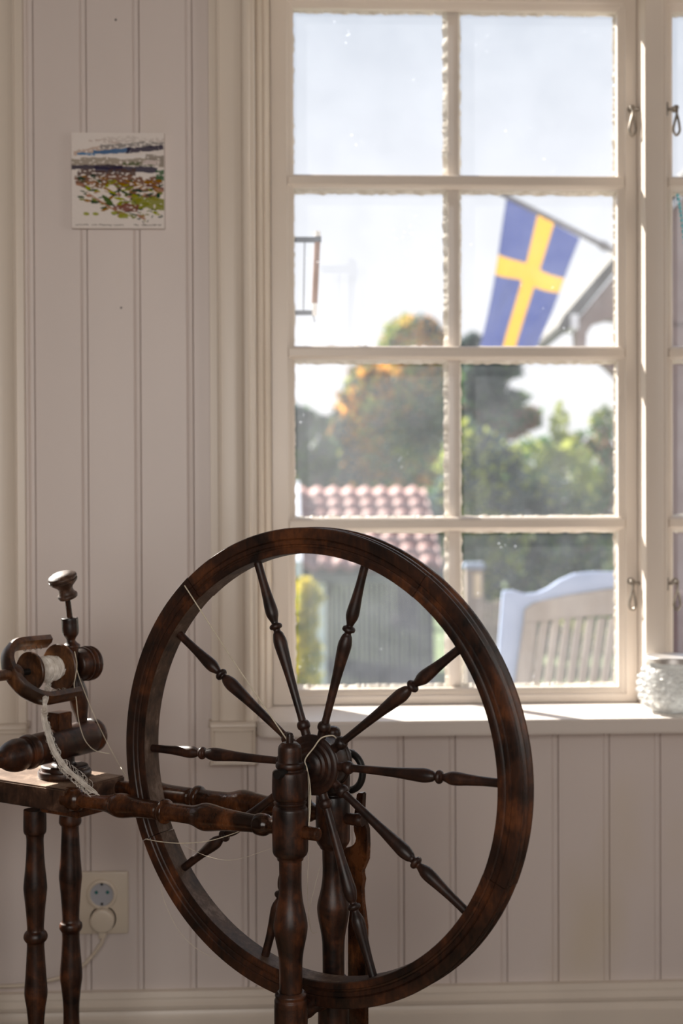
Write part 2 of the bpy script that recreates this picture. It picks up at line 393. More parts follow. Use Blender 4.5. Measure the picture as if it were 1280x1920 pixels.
# ------------------------------------------------------------------ windows
def ragged(name, pts_edge, inward, front, m, parent, depth_y, w=0.0065, seed=0):
    """putty fillet along an edge: from the bar (front) down to the glass with an uneven inner line"""
    a, b = [np.asarray(p, float) for p in pts_edge]; L = np.linalg.norm(b-a); n = max(12, int(L/0.0045)); V = []; F = []
    inn = np.asarray(inward, float)
    for i in range(n+1):
        p = a+(b-a)*i/n
        j = mnoise.noise(Vector((p[0]*90, p[2]*90, seed)))*0.0024+mnoise.noise(Vector((p[0]*300, p[2]*300, seed+9)))*0.0017
        V += [p+np.array([0, front, 0]), p+inn*(w*0.45+j*0.4)+np.array([0, front*0.55+depth_y*0.45, 0]), p+inn*(w+j)+np.array([0, depth_y, 0]), p+np.array([0, depth_y, 0])]
    for i in range(n):
        for k in range(4): F.append((i*4+k, i*4+(k+1) % 4, (i+1)*4+(k+1) % 4, (i+1)*4+k))
    return fixn(mk(name, V, F, m, parent))

ZM = [1.5486, 1.2345, 0.9195]            # centres of the horizontal glazing bars
ZG0, ZG1 = 0.6165, 1.8645                # daylight opening of the inner sash
def sash_bar_prof(yc, hw):               # moulded bar, front towards the room
    a = hw
    return [(yc+0.022, -a), (yc+0.012, -a), (yc+0.0075, -a*0.93), (yc+0.0045, -a*0.74), (yc+0.0035, -a*0.66), (yc+0.0015, -a*0.64), (yc, -a*0.5),
            (yc, a*0.5), (yc+0.0015, a*0.64), (yc+0.0035, a*0.66), (yc+0.0045, a*0.74), (yc+0.0075, a*0.93), (yc+0.012, a), (yc+0.022, a)]
def edge_prof(yc, w, mould):             # stile / rail: flat with a moulding on the glass side; coordinate runs 0..w+mould
    return [(yc+0.024, 0), (yc, 0.0), (yc, w), (yc+0.0016, w+0.001), (yc+0.0036, w+0.0014), (yc+0.0046, w+0.0036), (yc+0.0075, w+mould*0.72), (yc+0.012, w+mould), (yc+0.024, w+mould)]
def make_sash(win, x0, x1, g0, g1, detail=True, vert=True):
    """coupled sash: inner leaf with three horizontal bars, outer leaf with a vertical bar too"""
    YI, YO = 0.150, 0.178
    s = bpy.data.objects.new('sash', None); COL.objects.link(s); s.parent = win; s.location = Vector(((x0+x1)/2, YI, 0.59))-wloc(win)
    z0, z1 = 0.590, 1.905
    md = 0.0125
    # inner leaf
    extr('stile', [(x0+b, a) for a, b in edge_prof(YI, g0-md-x0, md)], 'Z', z0, z1, SASHM, s)
    extr('stile', [(x1-b, a) for a, b in edge_prof(YI, x1-g1-md, md)], 'Z', z0, z1, SASHM, s)
    extr('rail', [(a, z0+b) for a, b in edge_prof(YI+0.0004, ZG0-md-z0, md)], 'X', x0, x1, SASHM, s)
    extr('rail', [(a, z1-b) for a, b in edge_prof(YI+0.0004, z1-ZG1-md, md)], 'X', x0, x1, SASHM, s)
    for z in ZM:
        extr('glazing_bar', [(a, z+b) for a, b in sash_bar_prof(YI+0.0008, 0.0128)], 'X', g0-md*0.8, g1+md*0.8, SASHM, s)
    zs = [ZG0]+sorted(ZM)+[ZG1]
    for k in range(4):
        box('inner_pane', g0-0.004, g1+0.004, YI+0.0150, YI+0.0168, zs[k]+0.004, zs[k+1]-0.004, GLASSI, s)
    # outer leaf
    h0, h1 = g0-0.004, g1+0.006; hz0, hz1 = ZG0-0.002, ZG1+0.006
    y1 = YO+0.026; yg = YO+0.013
    box('outer_stile', x0-0.004, h0, YO, y1, z0, z1, SASHM, s); box('outer_stile', h1, x1+0.004, YO, y1, z0, z1, SASHM, s)
    box('outer_rail', h0, h1, YO, y1, z0, hz0, SASHM, s); box('outer_rail', h0, h1, YO, y1, hz1, z1, SASHM, s)
    vb0, vb1 = (atY(840, 600, YO)[0], atY(861, 600, YO)[0])
    off = vb0-0.029-(0.0); mid0 = g0+(vb0-0.029); mid1 = g0+(vb1-0.029)
    box('outer_bar', mid0, mid1, YO, y1, hz0, hz1, SASHM, s, bev=0.002)
    for z in ZM:
        box('outer_bar', h0, h1, YO+0.001, y1, z-0.0115, z+0.0085, SASHM, s, bev=0.002)
    hz = [hz0]+[q for z in sorted(ZM) for q in (z-0.0115, z+0.0085)]+[hz1]
    for k in range(4):
        za, zb = hz[2*k], hz[2*k+1]
        for (xa, xb) in ((h0, mid0), (mid1, h1)):
            box('outer_pane', xa-0.002, xb+0.002, yg, yg+0.0018, za-0.002, zb+0.002, GLASSO, s)
            if detail:
                yy = yg-0.0004; fr = YO+0.0015
                sd = k*7.3+xa*31
                ragged('putty', ((xa, 0, za), (xb, 0, za)), (0, 0, 1), fr, PUTTY, s, yy, 0.0072, sd)
                ragged('putty', ((xa, 0, zb), (xb, 0, zb)), (0, 0, -1), fr, PUTTY, s, yy, 0.0062, sd+1)
                ragged('putty', ((xa, 0, za), (xa, 0, zb)), (1, 0, 0), fr, PUTTY, s, yy, 0.0050, sd+2)
                ragged('putty', ((xb, 0, za), (xb, 0, zb)), (-1, 0, 0), fr, PUTTY, s, yy, 0.0078, sd+3)
    return s
def make_latch(win, x, z, side):
    """small hook-and-eye: bracket on the sash, eye on the post, hanging teardrop hook"""
    y = 0.1495
    L = bpy.data.objects.new('latch', None); COL.objects.link(L); L.parent = win; L.location = Vector((x, y, z))-wloc(win)
    lathe('screw_plate', (x, y, z), (0, -1, 0), [(0, .0062), (.0018, .0062), (.0032, .0042), (.010, .0036), (.0112, .0052), (.0135, .0050), (.0145, .002)], STEEL, L, seg=16)
    tube('pivot_bar', [(x-0.003, y-0.010, z+0.0005), (x+side*0.010, y-0.012, z-0.003), (x+side*0.019, y-0.012, z-0.002)], 0.0030, STEEL, L)
    box('keeper_plate', x+side*0.019-.0022, x+side*0.019+.0022, y-0.020, y-0.002, z-0.016, z+0.008, STEEL, L, bev=0.0012)
    c = 0.0075
    tube('hook_loop', [(x, y-0.0125, z+.004), (x+0.0004, y-0.016, z-0.010), (x-0.0045*1.0, y-0.0165, z-0.030), (x-0.0062, y-0.016, z-0.043), (x-0.0010, y-0.016, z-0.0515),
                       (x+0.0052, y-0.016, z-0.044), (x+0.0042, y-0.0160, z-0.030), (x+0.0012, y-0.015, z-0.014)], 0.0024, STEEL, L)
    return L
win = thing('window_1', (0.33, 0.15, 0.589), 'white small paned casement window with two leaves and old putty', 'window', kind='structure')
make_sash(win, -0.0125, 0.6597, 0.029, 0.627)
make_sash(win, 0.712, 1.385, 0.730, 1.345)
# frame: head, side linings, stops and the post between the leaves
def frame_parts(w, a, b, post=None):
    box('head_lining', a, b, -0.005, 0.24, 1.915, 1.935, TRIMM, w)
    box('jamb_lining', a-0.012, a+0.003, -0.008, 0.24, 0.56, 1.93, TRIMM, w, bev=0.0015)
    box('jamb_lining', b-0.003, b+0.012, -0.008, 0.24, 0.56, 1.93, TRIMM, w, bev=0.0015)
    for sgn, xx in ((1, a+0.003), (-1, b-0.003)):
        q = [(0, 0.24), (0, 0.098), (0.003, 0.0955), (0.006, 0.0955), (0.009, 0.098), (0.0115, 0.112), (0.0135, 0.116), (0.0165, 0.1145), (0.019, 0.117), (0.020, 0.122), (0.0225, 0.126), (0.0265, 0.149), (0.0265, 0.24)]
        extr('stop_bead', [(xx+sgn*p, y) for p, y in q], 'Z', 0.585, 1.915, TRIMM, w)
    box('stop_head', a, b, 0.11, 0.24, 1.903, 1.917, TRIMM, w, bev=0.002)
    if post is not None:
        p = post
        q = [(p, 0.24), (p, 0.136), (p+0.0010, 0.1355), (p+0.0010, 0.1325), (p, 0.132), (p, 0.0925), (p+0.002, 0.0905), (p+0.029, 0.09), (p+0.0315, 0.0912), (p+0.0325, 0.094), (p+0.0345, 0.0945),
             (p+0.0365, 0.093), (p+0.0395, 0.094), (p+0.0405, 0.098), (p+0.047, 0.120), (p+0.0505, 0.149), (p+0.0505, 0.24)]
        extr('mullion', q, 'Z', 0.585, 1.915, SASHM, w)
frame_parts(win, OX0, OX1, 0.6605)
# sill board with a rounded front corner
sp = [(-0.0405, 0.25), (-0.0405, -0.022)]+[(x_, y_) for x_, y_ in arc(-0.0185, -0.023, 0.022, 180, 270, 6)]+[(1.40, -0.045), (1.43, -0.02), (1.43, 0.25)]
prism('sill', [(x_, y_, 0.563) for x_, y_ in sp], (0, 0, 0.0258), SILLM, win, bev=0.0035)
for (px, py) in ((1186, 205), (1186, 1090)):
    p = atY(px, py, 0.149); make_latch(win, p[0]-0.004, p[2], 1)
for (px, py) in ((1263, 205), (1264, 1090)):
    p = atY(px, py, 0.149); make_latch(win, p[0]+0.001, p[2], -1)
# the window to the left of the picture: only its casing shows, its light falls on the bench
win2 = thing('window_2', (-1.2, 0.15, 0.589), 'neighbouring casement window beyond the left edge of the picture', 'window', kind='structure')
make_sash(win2, LX0+0.03, -1.30, LX0+0.08, -1.345, detail=False)
make_sash(win2, -1.24, LX1-0.03, -1.195, -0.68, detail=False)
frame_parts(win2, LX0, LX1, -1.295)
prism('sill', [(x_, y_, 0.563) for x_, y_ in ((LX0, 0.25), (LX0, -0.045), (LX1-0.003, -0.045), (LX1-0.003, 0.25))], (0, 0, 0.0258), SILLM, win2, bev=0.003)

# ------------------------------------------------------------------ spinning wheel
base = W(-0.2, 0, 0)
base[2] = 0.0
SW = thing('spinning_wheel', base, 'dark antique wooden spinning wheel with ten turned spokes, bobbin and flyer', 'spinning wheel')
zH = HUB[2]
# rim in four felloes
RO, RI = 0.2925, 0.2605
rimsec = [  # (radius, v) clockwise section, v>0 faces the viewer
    (RI, -0.0150), (RI, 0.0128), (RI+0.0008, 0.0145), (RI+0.0075, 0.0152), (RI+0.0088, 0.0138), (RI+0.0108, 0.0132), (RI+0.0120, 0.0146), (RI+0.0165, 0.0150),
    (RI+0.0178, 0.0136), (RI+0.0190, 0.0148), (RI+0.0270, 0.0152), (RO-0.0012, 0.0145), (RO, 0.0125), (RO, 0.0105), (RO-0.0045, 0.0072), (RO-0.0050, 0.0045), (RO-0.0005, 0.0015),
    (RO-0.0005, -0.0015), (RO-0.0050, -0.0045), (RO-0.0045, -0.0072), (RO, -0.0105), (RO, -0.0140), (RO-0.004, -0.0150)]
def ang_at(px, py):
    u, v, z = uvz(Vp(px, py, 0.015)); return math.degrees(math.atan2(z-zH, u)) % 360
joints = sorted([ang_at(905, 1642), ang_at(785, 1100), ang_at(372, 1118), ang_at(303, 1560)])
for k in range(4):
    a0 = joints[k]; a1 = joints[(k+1) % 4]
    if a1 < a0: a1 += 360
    a0 += 0.10; a1 -= 0.10
    n = int((a1-a0)/2.2); V = []; F = []; m_ = len(rimsec)
    wob = 0.0006*(k % 2)
    for i in range(n+1):
        t = math.radians(a0+(a1-a0)*i/n)
        for r, v in rimsec: V.append(W(math.cos(t)*(r+wob), v+wob, zH+math.sin(t)*(r+wob)))
    for i in range(n):
        for j in range(m_): F.append((i*m_+j, i*m_+(j+1) % m_, (i+1)*m_+(j+1) % m_, (i+1)*m_+j))
    F.append(tuple(range(m_))); F.append(tuple(n*m_+j for j in range(m_))[::-1])
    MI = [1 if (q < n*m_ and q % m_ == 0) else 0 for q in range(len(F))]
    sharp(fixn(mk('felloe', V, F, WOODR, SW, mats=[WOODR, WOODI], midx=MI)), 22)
# hub
lathe('hub', W(0, 0.012, zH), -NV, dense([(0, .003), (.001, .012), (.004, .017), (.004, .020), (.0062, .0225), (.0062, .0275), (.0082, .0300), (.0082, .0345), (.010, .0372), (.014, .0372), (.0158, .035),
      (.0158, .0315), (.030, .0325), (.0445, .0315), (.046, .033), (.050, .033), (.052, .028), (.053, .012)], 4), WOODS, SW, seg=48)
lathe('axle', W(0, 0.095, zH), -NV, [(0.02, .0055), (.185, .0055)], IRON, SW, seg=16)
# spokes
Ls = RI-0.040
sprof = [(0, .0058), (.008, .0060), (.0105, .0078), (.0150, .0082), (.0185, .0066), (.0195, .0050), (.035, .0048), (.080, .0060), (.112, .0082), (.122, .0085), (.1315, .0064), (.1345, .0046),
         (.1370, .0046), (.1385, .0074), (.1410, .0082), (.1435, .0070), (.1450, .0044), (.1485, .0050), (.156, .0076), (.164, .0080), (.180, .0066), (.200, .0054), (Ls+.006, .0052)]
for k in range(10):
    t = math.radians(1.0+36*k); dr = EV*math.cos(t)+Zv*math.sin(t)
    lathe('spoke', W(0, -0.004, zH)+dr*0.036, dr+NV*0.004, dense(sprof, 4), WOODS, SW, seg=20)

def post_from_px(name, v, xc, prof, m, z_end=None, tail=None, seg=32, tilt=None):
    """turned upright: prof = [(pixel row, half width in pixels)] read in the plane v; goes on down to the floor"""
    pts = []
    for y, w in prof:
        xx = xc if tilt is None else xc+tilt*(y-prof[0][0])
        p = Vp(xx, y, v); pts.append((p, rad(w, p)))
    top = pts[0][0]; u = np.mean([uvz(p)[0] for p, _ in pts])
    pr = [(top[2]-p[2], r) for p, r in pts]
    if tail: pr += [(top[2]-z, r) for z, r in tail]
    return lathe(name, W(u, v, top[2]), (0, 0, -1), dense(pr, 5), m, SW, seg=seg, ang=28), u, top
post_f = [(1374, 4), (1376, 6), (1392, 7), (1392, 14), (1396, 19), (1402, 22), (1428, 23), (1430, 26), (1437, 27), (1441, 25), (1441, 22), (1445, 24), (1445, 31), (1448, 33), (1492, 33.5), (1498, 31),
          (1501, 28), (1504, 31), (1507, 30), (1510, 28), (1513, 31), (1518, 33), (1594, 33.5), (1602, 31), (1607, 26), (1612, 24.5), (1612, 21.5), (1660, 21), (1690, 23.5), (1720, 30), (1737, 32), (1755, 30),
          (1785, 24), (1805, 22), (1858, 21.5), (1858, 25), (1864, 30), (1870, 29), (1874, 31), (1885, 31), (1885, 31.5), (1960, 31.5)]
tailp = [(.30, .0205), (.295, .014), (.24, .0145), (.19, .020), (.14, .0145), (.09, .0135), (.05, .018), (.0, .015)]
_, uf, _t = post_from_px('front_post', 0.046, 544, post_f, WOODP, tail=tailp)
post_r = [(1361, 3), (1363, 10), (1369, 15), (1378, 15.5), (1384, 14), (1386, 18), (1392, 20), (1420, 21), (1424, 25), (1428, 25), (1430, 31), (1480, 32), (1485, 29), (1488, 28), (1492, 31.5), (1574, 32), (1580, 30),
          (1586, 26), (1590, 24), (1590, 20.5), (1640, 20), (1665, 23), (1690, 29), (1702, 30.5), (1718, 29), (1750, 23), (1770, 21), (1830, 20.5), (1830, 24), (1838, 29), (1848, 29), (1940, 30)]
_, ur, _t = post_from_px('rear_post', -0.046, 624, post_r, WOODP, tail=tailp)
# bars running from the bench to the posts
def bar(name, v, pA, pB, prof):
    a, b = Vp(*pA, v), Vp(*pB, v); d = b-a; L = np.linalg.norm(d)
    return lathe(name, a, d, dense([(s*L, r) for s, r in prof], 4), WOODB, SW, seg=32)
bpro = [(-.075, .0150), (-.06, .0155), (-.01, .0155), (0.0, .0140), (0.012, .0108), (.10, .0100), (.155, .0112), (.215, .0158), (.245, .0160), (.31, .0128), (.40, .0118), (.428, .0118), (.432, .0105), (.438, .0118), (.448, .0118),
        (.452, .0148), (.462, .0160), (.474, .0150), (.478, .0120), (.56, .0115), (.61, .0125), (.66, .0172), (.69, .0172), (.76, .0140), (.86, .0118), (.918, .0112), (.922, .0128), (.945, .0138), (.965, .0130), (.985, .0095), (1.03, .0095)]
bar('front_bar', 0.046, (150, 1500), (513, 1549), bpro)
bar('rear_bar', -0.046, (195, 1473), (598, 1524), bpro)
# bench block
ZB1 = 0.5805; ZB0 = 0.549
def ublock(name, u0_, u1_, v0_, v1_, z0_, z1_, m, parent, bev=0.002):
    return prism(name, [W(u0_, v0_, z0_), W(u1_, v0_, z0_), W(u1_, v1_, z0_), W(u0_, v1_, z0_)], (0, 0, z1_-z0_), m, parent, bev)
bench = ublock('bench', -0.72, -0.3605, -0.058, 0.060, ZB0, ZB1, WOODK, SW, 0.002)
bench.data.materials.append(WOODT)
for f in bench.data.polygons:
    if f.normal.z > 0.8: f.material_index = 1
ublock('bench_batten', -0.425, -0.352, -0.056, 0.044, ZB0-0.009, ZB0+0.001, WOODB, SW, 0.002)
legp = [(1518, 21), (1556, 21.5), (1562, 20), (1566, 17), (1580, 16), (1620, 18), (1650, 21), (1664, 22), (1672, 21.5), (1700, 18.5), (1725, 16.5), (1744, 16), (1748, 20), (1756, 22.5), (1763, 20), (1767, 16.5), (1790, 17), (1830, 19.5),
        (1858, 21.5), (1868, 21), (1890, 17.5), (1930, 14.5)]
tail2 = [(.21, .0125), (.17, .0150), (.13, .0120), (.06, .0105), (0, .0100)]
post_from_px('leg', 0.035, 66.5, legp, WOODP, tail=tail2, seg=24)
legq = [(1527, 20), (1541, 21), (1546, 19), (1549, 16.5), (1570, 17), (1610, 19), (1634, 21), (1646, 21.5), (1655, 20.5), (1690, 17.5), (1720, 16), (1727, 17), (1731, 20.5), (1738, 21.5), (1744, 19), (1748, 16.5), (1780, 17.5),
        (1815, 20.5), (1832, 21), (1850, 18.5), (1880, 15.5), (1910, 15)]
post_from_px('leg', -0.035, 132.5, legq, WOODP, tail=tail2, seg=24)
for vv in (0.035, -0.035):
    lathe('leg', W(-0.68, vv, ZB0+0.01), (0, 0, -1), dense([(0, .014), (.03, .014), (.04, .0115), (.10, .0150), (.15, .0115), (.16, .0150), (.17, .0115), (.24, .0148), (.30, .0105), (.40, .0135), (.559, .0100)], 4), WOODP, SW, seg=24)
# low stretchers and treadle
sA = uvz(Vp(575, 1898, 0.046))
lathe('stretcher', W(uf, 0.046, 0.345), -NV, dense([(.012, .010), (.03, .013), (.046, .011), (.062, .013), (.08, .010)], 4), WOODP, SW, seg=20)
for vv in (0.046, -0.046):
    lathe('stretcher', W(-0.68, vv*0.77, 0.16), W(uf, vv, 0.16)-W(-0.68, vv*0.77, 0.16), dense([(0.0, .008), (.1, .009), (.28, .013), (.31, .010), (.5, .009), (.68, .008)], 4), WOODP, SW, seg=18)
ublock('treadle', -0.45, 0.06, -0.030, 0.030, 0.085, 0.10, WOODK, SW, 0.003)
lathe('peg', W(uf+0.012, 0.046, Vp(578, 1562, 0.046)[2]), EV, [(0, .0080), (.028, .0082), (.0295, .0068)], WOODB, SW, seg=16)
lathe('peg', W(ur+0.012, -0.046, Vp(660, 1536, -0.046)[2]), EV, dense([(0, .0072), (.020, .0075), (.027, .0088), (.033, .0070)], 3), WOODP, SW, seg=16)
# crank and footman behind the rear post
cz = Vp(655, 1446, -0.085)
cp = []
for k in range(15):
    t = math.radians(100-k*200/14); cp.append(Vp(653, 1446, -0.085)+EV*0.0215*math.cos(t)*1.0+Zv*0.0240*math.sin(t))
tube('crank', [W(0, -0.07, zH)]+cp, 0.0047, IRON, SW, seg=12, n=4)
fo = [(668, 1487), (679, 1487), (677, 1528), (686, 1556), (687, 1585), (686, 1612), (676, 1636), (679, 1650), (676, 1668), (677, 1690), (683, 1740), (683, 1935), (651, 1935), (651, 1740), (656, 1690), (652, 1668), (654, 1650), (647, 1636),
      (638, 1612), (638, 1592), (656, 1588), (664, 1582), (666, 1572), (662, 1558), (661, 1540)]
prism('footman', [Vp(x_, y_, -0.088) for x_, y_ in fo], -NV*0.011, WOODB, SW, bev=0.0014)
# mother-of-all: cylinder with a turned knob, on its pedestal
UM = -0.426
pa, pb = Upl(-6, 1426, UM), Upl(181, 1376, UM)
def along(pxs):
    """(pixel x on the axis, radius px) -> (distance, radius) along pa->pb"""
    out = []; d = (pb-pa)/np.linalg.norm(pb-pa)
    for x_, r_ in pxs:
        y_ = 1426+(x_+6)*(1376-1426)/187.0
        p = Upl(x_, y_, UM); out.append(((p-pa) @ d, rad(r_, p)))
    return out
moa = along([(-40, 8), (-30, 14), (-12, 14), (2, 17), (14, 26), (28, 31), (38, 30.5), (45, 27), (47, 27), (48, 31), (53, 33), (59, 32), (61, 29), (66, 30), (100, 31), (140, 31), (166, 31), (168, 30), (169, 30), (171, 31.5), (177, 31.5), (180, 29)])
lathe('mother_of_all', pa, pb-pa, dense(moa, 4), WOODP, SW, seg=36)
lathe('pedestal', W(UM, -0.006, ZB1-0.001), (0, 0, 1), dense([(0, .0355), (.0035, .0370), (.0095, .0370), (.0115, .0355), (.0115, .0335), (.0145, .0330), (.0180, .0300), (.0185, .0180), (.0250, .0140), (.036, .0150)], 4), WOODP, SW, seg=40)
ublock('clamp_block', UM-0.014, UM+0.010, -0.012, 0.016, pb[2]+0.012, pb[2]+0.041, WOODB, SW, 0.0015)
# maiden with its urn finial, tension rod and knob
mB, mT = Upl(154, 1352, UM), Upl(133, 1214, UM)
dm = mT-mB; Lm = np.linalg.norm(dm)
lathe('maiden', mB, dm, dense([(0, .0075), (Lm*.08, .0090), (Lm*.22, .0125), (Lm*.38, .0135), (Lm*.55, .0100), (Lm*.7, .0085), (Lm*.86, .0090), (Lm*.95, .0100), (Lm, .0110)], 5), WOODP, SW, seg=28)
uB, uT = Upl(134, 1214, UM), Upl(130.5, 1158, UM); du = uT-uB; Lu = np.linalg.norm(du)
urn = lathe('urn_finial', uB, du, dense([(0, .0118), (.0035, .0120), (.0065, .0085), (.010, .0062), (.0135, .0072), (.0190, .0108), (.026, .0118), (.0345, .0116), (Lu-.0008, .0116), (Lu, .0108), (Lu, .004)], 4), WOODP, SW, seg=32)
kA, kB = Upl(131, 1160, UM), Upl(125, 1108, UM)
lathe('tension_rod', kA, kB-kA, [(0, .0042), (.05, .0038)], WOODB, SW, seg=16)
kc0, kc1 = Upl(128, 1121, UM), Upl(108, 1073, UM); kd = kc1-kc0
kd = kd-NV*0.006; Lk = np.linalg.norm(kd)
lathe('knob', kc0, kd, dense([(-.0005, .0050), (0, .0118), (.0015, .0136), (.0050, .0138), (.0075, .0115), (.0110, .0102), (.0165, .0110), (.0215, .0160), (.0250, .0194), (.0280, .0200), (.0285, .0185), (.0295, .0185), (.0300, .0202),
      (.0330, .0199), (.0355, .0160), (.0375, .0110), (.0385, .004)], 4), WOODK, SW, seg=36)
# flyer, bobbin and whorl on an axis parallel to the axle
fz = 0.7345
FA = W(UM, 0, fz)
LW = EV*0.63-Zv*0.777                      # direction of the lower arm
LN = np.cross(NV, LW)                      # across the flyer
sp_pts = []
hw_ = 0.0455
for k in range(-16, 17):
    t = k/16.0; th = abs(t)*math.radians(90)
    if abs(t) <= 0.62:
        q = t/0.62*math.radians(90); sp_pts.append(FA+NV*(0.050+0.042*math.cos(q))+LW*hw_*math.sin(q)*(1.0))
    else:
        f = (abs(t)-0.62)/0.38; sp_pts.append(FA+NV*(0.050-0.052*f)+LW*math.copysign(hw_-0.001*f, t))
flyer = sweep_rect('flyer', sp_pts, LN, 0.022, 0.0135, WOODF, SW)
lathe('orifice', FA+NV*0.082, NV, dense([(0, .0125), (.008, .0125), (.012, .0105), (.013, .0080), (.045, .0078), (.047, .0090), (.055, .0090)], 3), WOODF, SW, seg=24)
bob = lathe('bobbin', FA+NV*0.058, -NV, [(-.003, .006), (-.003, .0255), (-.002, .0268), (.001, .0268), (.002, .0255), (.002, .0075), (.0525, .0075), (.0525, .0315), (.0535, .0328), (.057, .0328), (.058, .0315), (.058, .010), (.064, .010)], WOODF, SW, seg=40, ang=30)
lathe('whorl', FA+NV*-0.026, -NV, dense([(0, .010), (.0005, .0165), (.004, .0200), (.010, .0215), (.016, .0225), (.016, .0240), (.019, .0240), (.0205, .0205), (.022, .0205), (.0235, .0245), (.0265, .0245), (.028, .0210), (.0295, .0210), (.031, .0240), (.034, .0240), (.035, .021)], 2), WOODP, SW, seg=36)
lathe('spindle', FA+NV*0.09, -NV, [(0, .0045), (.17, .0045)], IRON, SW, seg=14)
for k, f in enumerate((0.1, 0.3, 0.5, 0.7)):      # wire hooks of the arms
    for sgn in (1, -1):
        p = FA+NV*(0.050-0.05*f)+LW*sgn*(hw_-0.004)
        tube('hook', [p, p-LW*sgn*0.006+LN*0.001, p-LW*sgn*0.0085+NV*0.003, p-LW*sgn*0.006+NV*0.005], 0.0006, STEEL, flyer, seg=6, n=4)
# wool wound on the bobbin: core plus many loose strands
V = []; F = []
def addg(g):
    o_ = len(V); V.extend(g[0]); F.extend([tuple(i+o_ for i in f) for f in g[1]])
core = []
for k in range(150):
    v0_ = 0.052-0.043*random.random(); r_ = 0.0148+0.0022*math.sin((0.052-v0_)/0.043*math.pi)+random.uniform(-.0012, .0012); ph = random.uniform(0, 6.28); sl = random.uniform(-.008, .008)
    pth = [FA+NV*(v0_+sl*j/10)+(LW*math.cos(ph+j*0.52)+LN*math.sin(ph+j*0.52))*r_ for j in range(12)]
    addg(tube_geo(pth, 0.0007, 5))
lw = mk('wool', V, F, WOOL, bob, smooth=True)
lathe('wool_core', FA+NV*0.055, -NV, dense([(0, .0125), (.006, .0142), (.02, .0158), (.036, .0155), (.046, .0140), (.0515, .0125)], 4), WOOL, bob, seg=30)
# hanging lock of wool
V = []; F = []
lock = [Upl(93, 1272, UM+0.002), Upl(89, 1290, UM+0.016), W(*(uvz(Upl(84, 1322, UM+0.05)))), Vp(84, 1348, 0.062), Vp(97, 1398, 0.066), Vp(120, 1438, 0.064), Vp(150, 1464, 0.060), Vp(178, 1488, 0.060)]
wid = [0.0030, 0.0032, 0.0036, 0.0042, 0.0060, 0.0085, 0.0090, 0.0080]
lp = smooth_path(lock, 5); wp = np.interp(np.linspace(0, 1, len(lp)), np.linspace(0, 1, len(wid)), wid)
for k in range(60):
    a_ = random.uniform(0, 6.28); rr = random.random()**.8; tw = random.uniform(-1.2, 1.2); s0 = random.choice((0, 0, 0, 6, 12)); s1 = len(lp)-random.choice((0, 1, 2, 4, 7, 10, 14))
    pth = []
    for i in range(s0, s1):
        q = a_+tw*i/8; nz = mnoise.noise(Vector((k*3.1, i*.45, 0)))*0.0030
        pth.append(lp[i]+(EV*math.cos(q)+NV*0.7*math.sin(q)+Zv*0.5*math.sin(q))*(wp[i]*rr+nz))
    if len(pth) > 3: addg(tube_geo(pth, random.uniform(.0003, .0006), 4))
for k in range(130):   # stray curls
    i = random.randrange(2, len(lp)-2); p = lp[i]; a_ = random.uniform(0, 6.28); R_ = wp[i]*1.1
    pth = [p+(EV*math.cos(a_+j*.5)+Zv*math.sin(a_+j*.5))*(R_*(0.6+j*.09))+NV*0.003*math.sin(j) for j in range(7)]
    addg(tube_geo(pth, 0.00022, 4))
lk = mk('wool_lock', V, F, WOOL, SW, smooth=True)
# yarn
def yarn(pts, r=0.00055): return tube('yarn', pts, r, THREAD, SW, seg=6, n=8)
uq = UM+0.035
yarn([Upl(140, 1222, uq), Upl(144, 1245, uq), Upl(141, 1272, uq), Upl(139, 1285, uq), Upl(143, 1312, uq), Upl(147, 1348, uq), Upl(155, 1378, uq), Upl(165, 1396, uq), Upl(180, 1408, uq), Upl(205, 1413, uq+.01)])
yarn([Upl(144, 1256, uq), Upl(155, 1288, uq), Upl(178, 1345, uq), Upl(210, 1410, uq), Vp(241, 1464, 0.02)], 0.0005)
yarn([Vp(346, 1098, 0.0165), Vp(440, 1243, 0.02), Vp(537, 1386, 0.026)], 0.0008)
yarn([Vp(630, 1384, -.004), Vp(622, 1379, 0.006), Vp(602, 1384, 0.016), Vp(588, 1402, 0.018), Vp(572, 1424, 0.02), Vp(575, 1440, 0.021), Vp(580, 1465, 0.022), Vp(582, 1500, 0.024), Vp(579, 1548, 0.046)], 0.0009)
yarn([Vp(575, 1440, 0.0215), Vp(577, 1463, 0.0225), Vp(579, 1490, 0.0235), Vp(579, 1540, 0.034)], 0.0007)
yarn([Vp(273, 1573, 0.0165), Vp(300, 1578, 0.02), Vp(340, 1581, 0.02), Vp(390, 1577, 0.02), Vp(440, 1562, 0.02), Vp(480, 1545, 0.015), Vp(510, 1530, 0.015)], 0.0006)
yarn([Vp(300, 1660, -0.02), Vp(310, 1695, -0.02), Vp(335, 1745, -0.02), Vp(370, 1780, -0.02), Vp(412, 1800, -0.02)], 0.0003)
yarn([Vp(340, 1583, 0.012), Vp(390, 1606, 0.012), Vp(440, 1612, 0.012), Vp(510, 1590, 0.012)], 0.00025)
yarn([Vp(579, 1575, 0.03), Vp(577, 1640, 0.02), Vp(577, 1690, 0.0), Vp(583, 1745, -.02), Vp(594, 1748, -.03)], 0.0003)
yarn([Vp(600, 1625, -0.03), Vp(588, 1670, -0.025), Vp(578, 1715, -.02), Vp(583, 1745, -.02)], 0.0003)

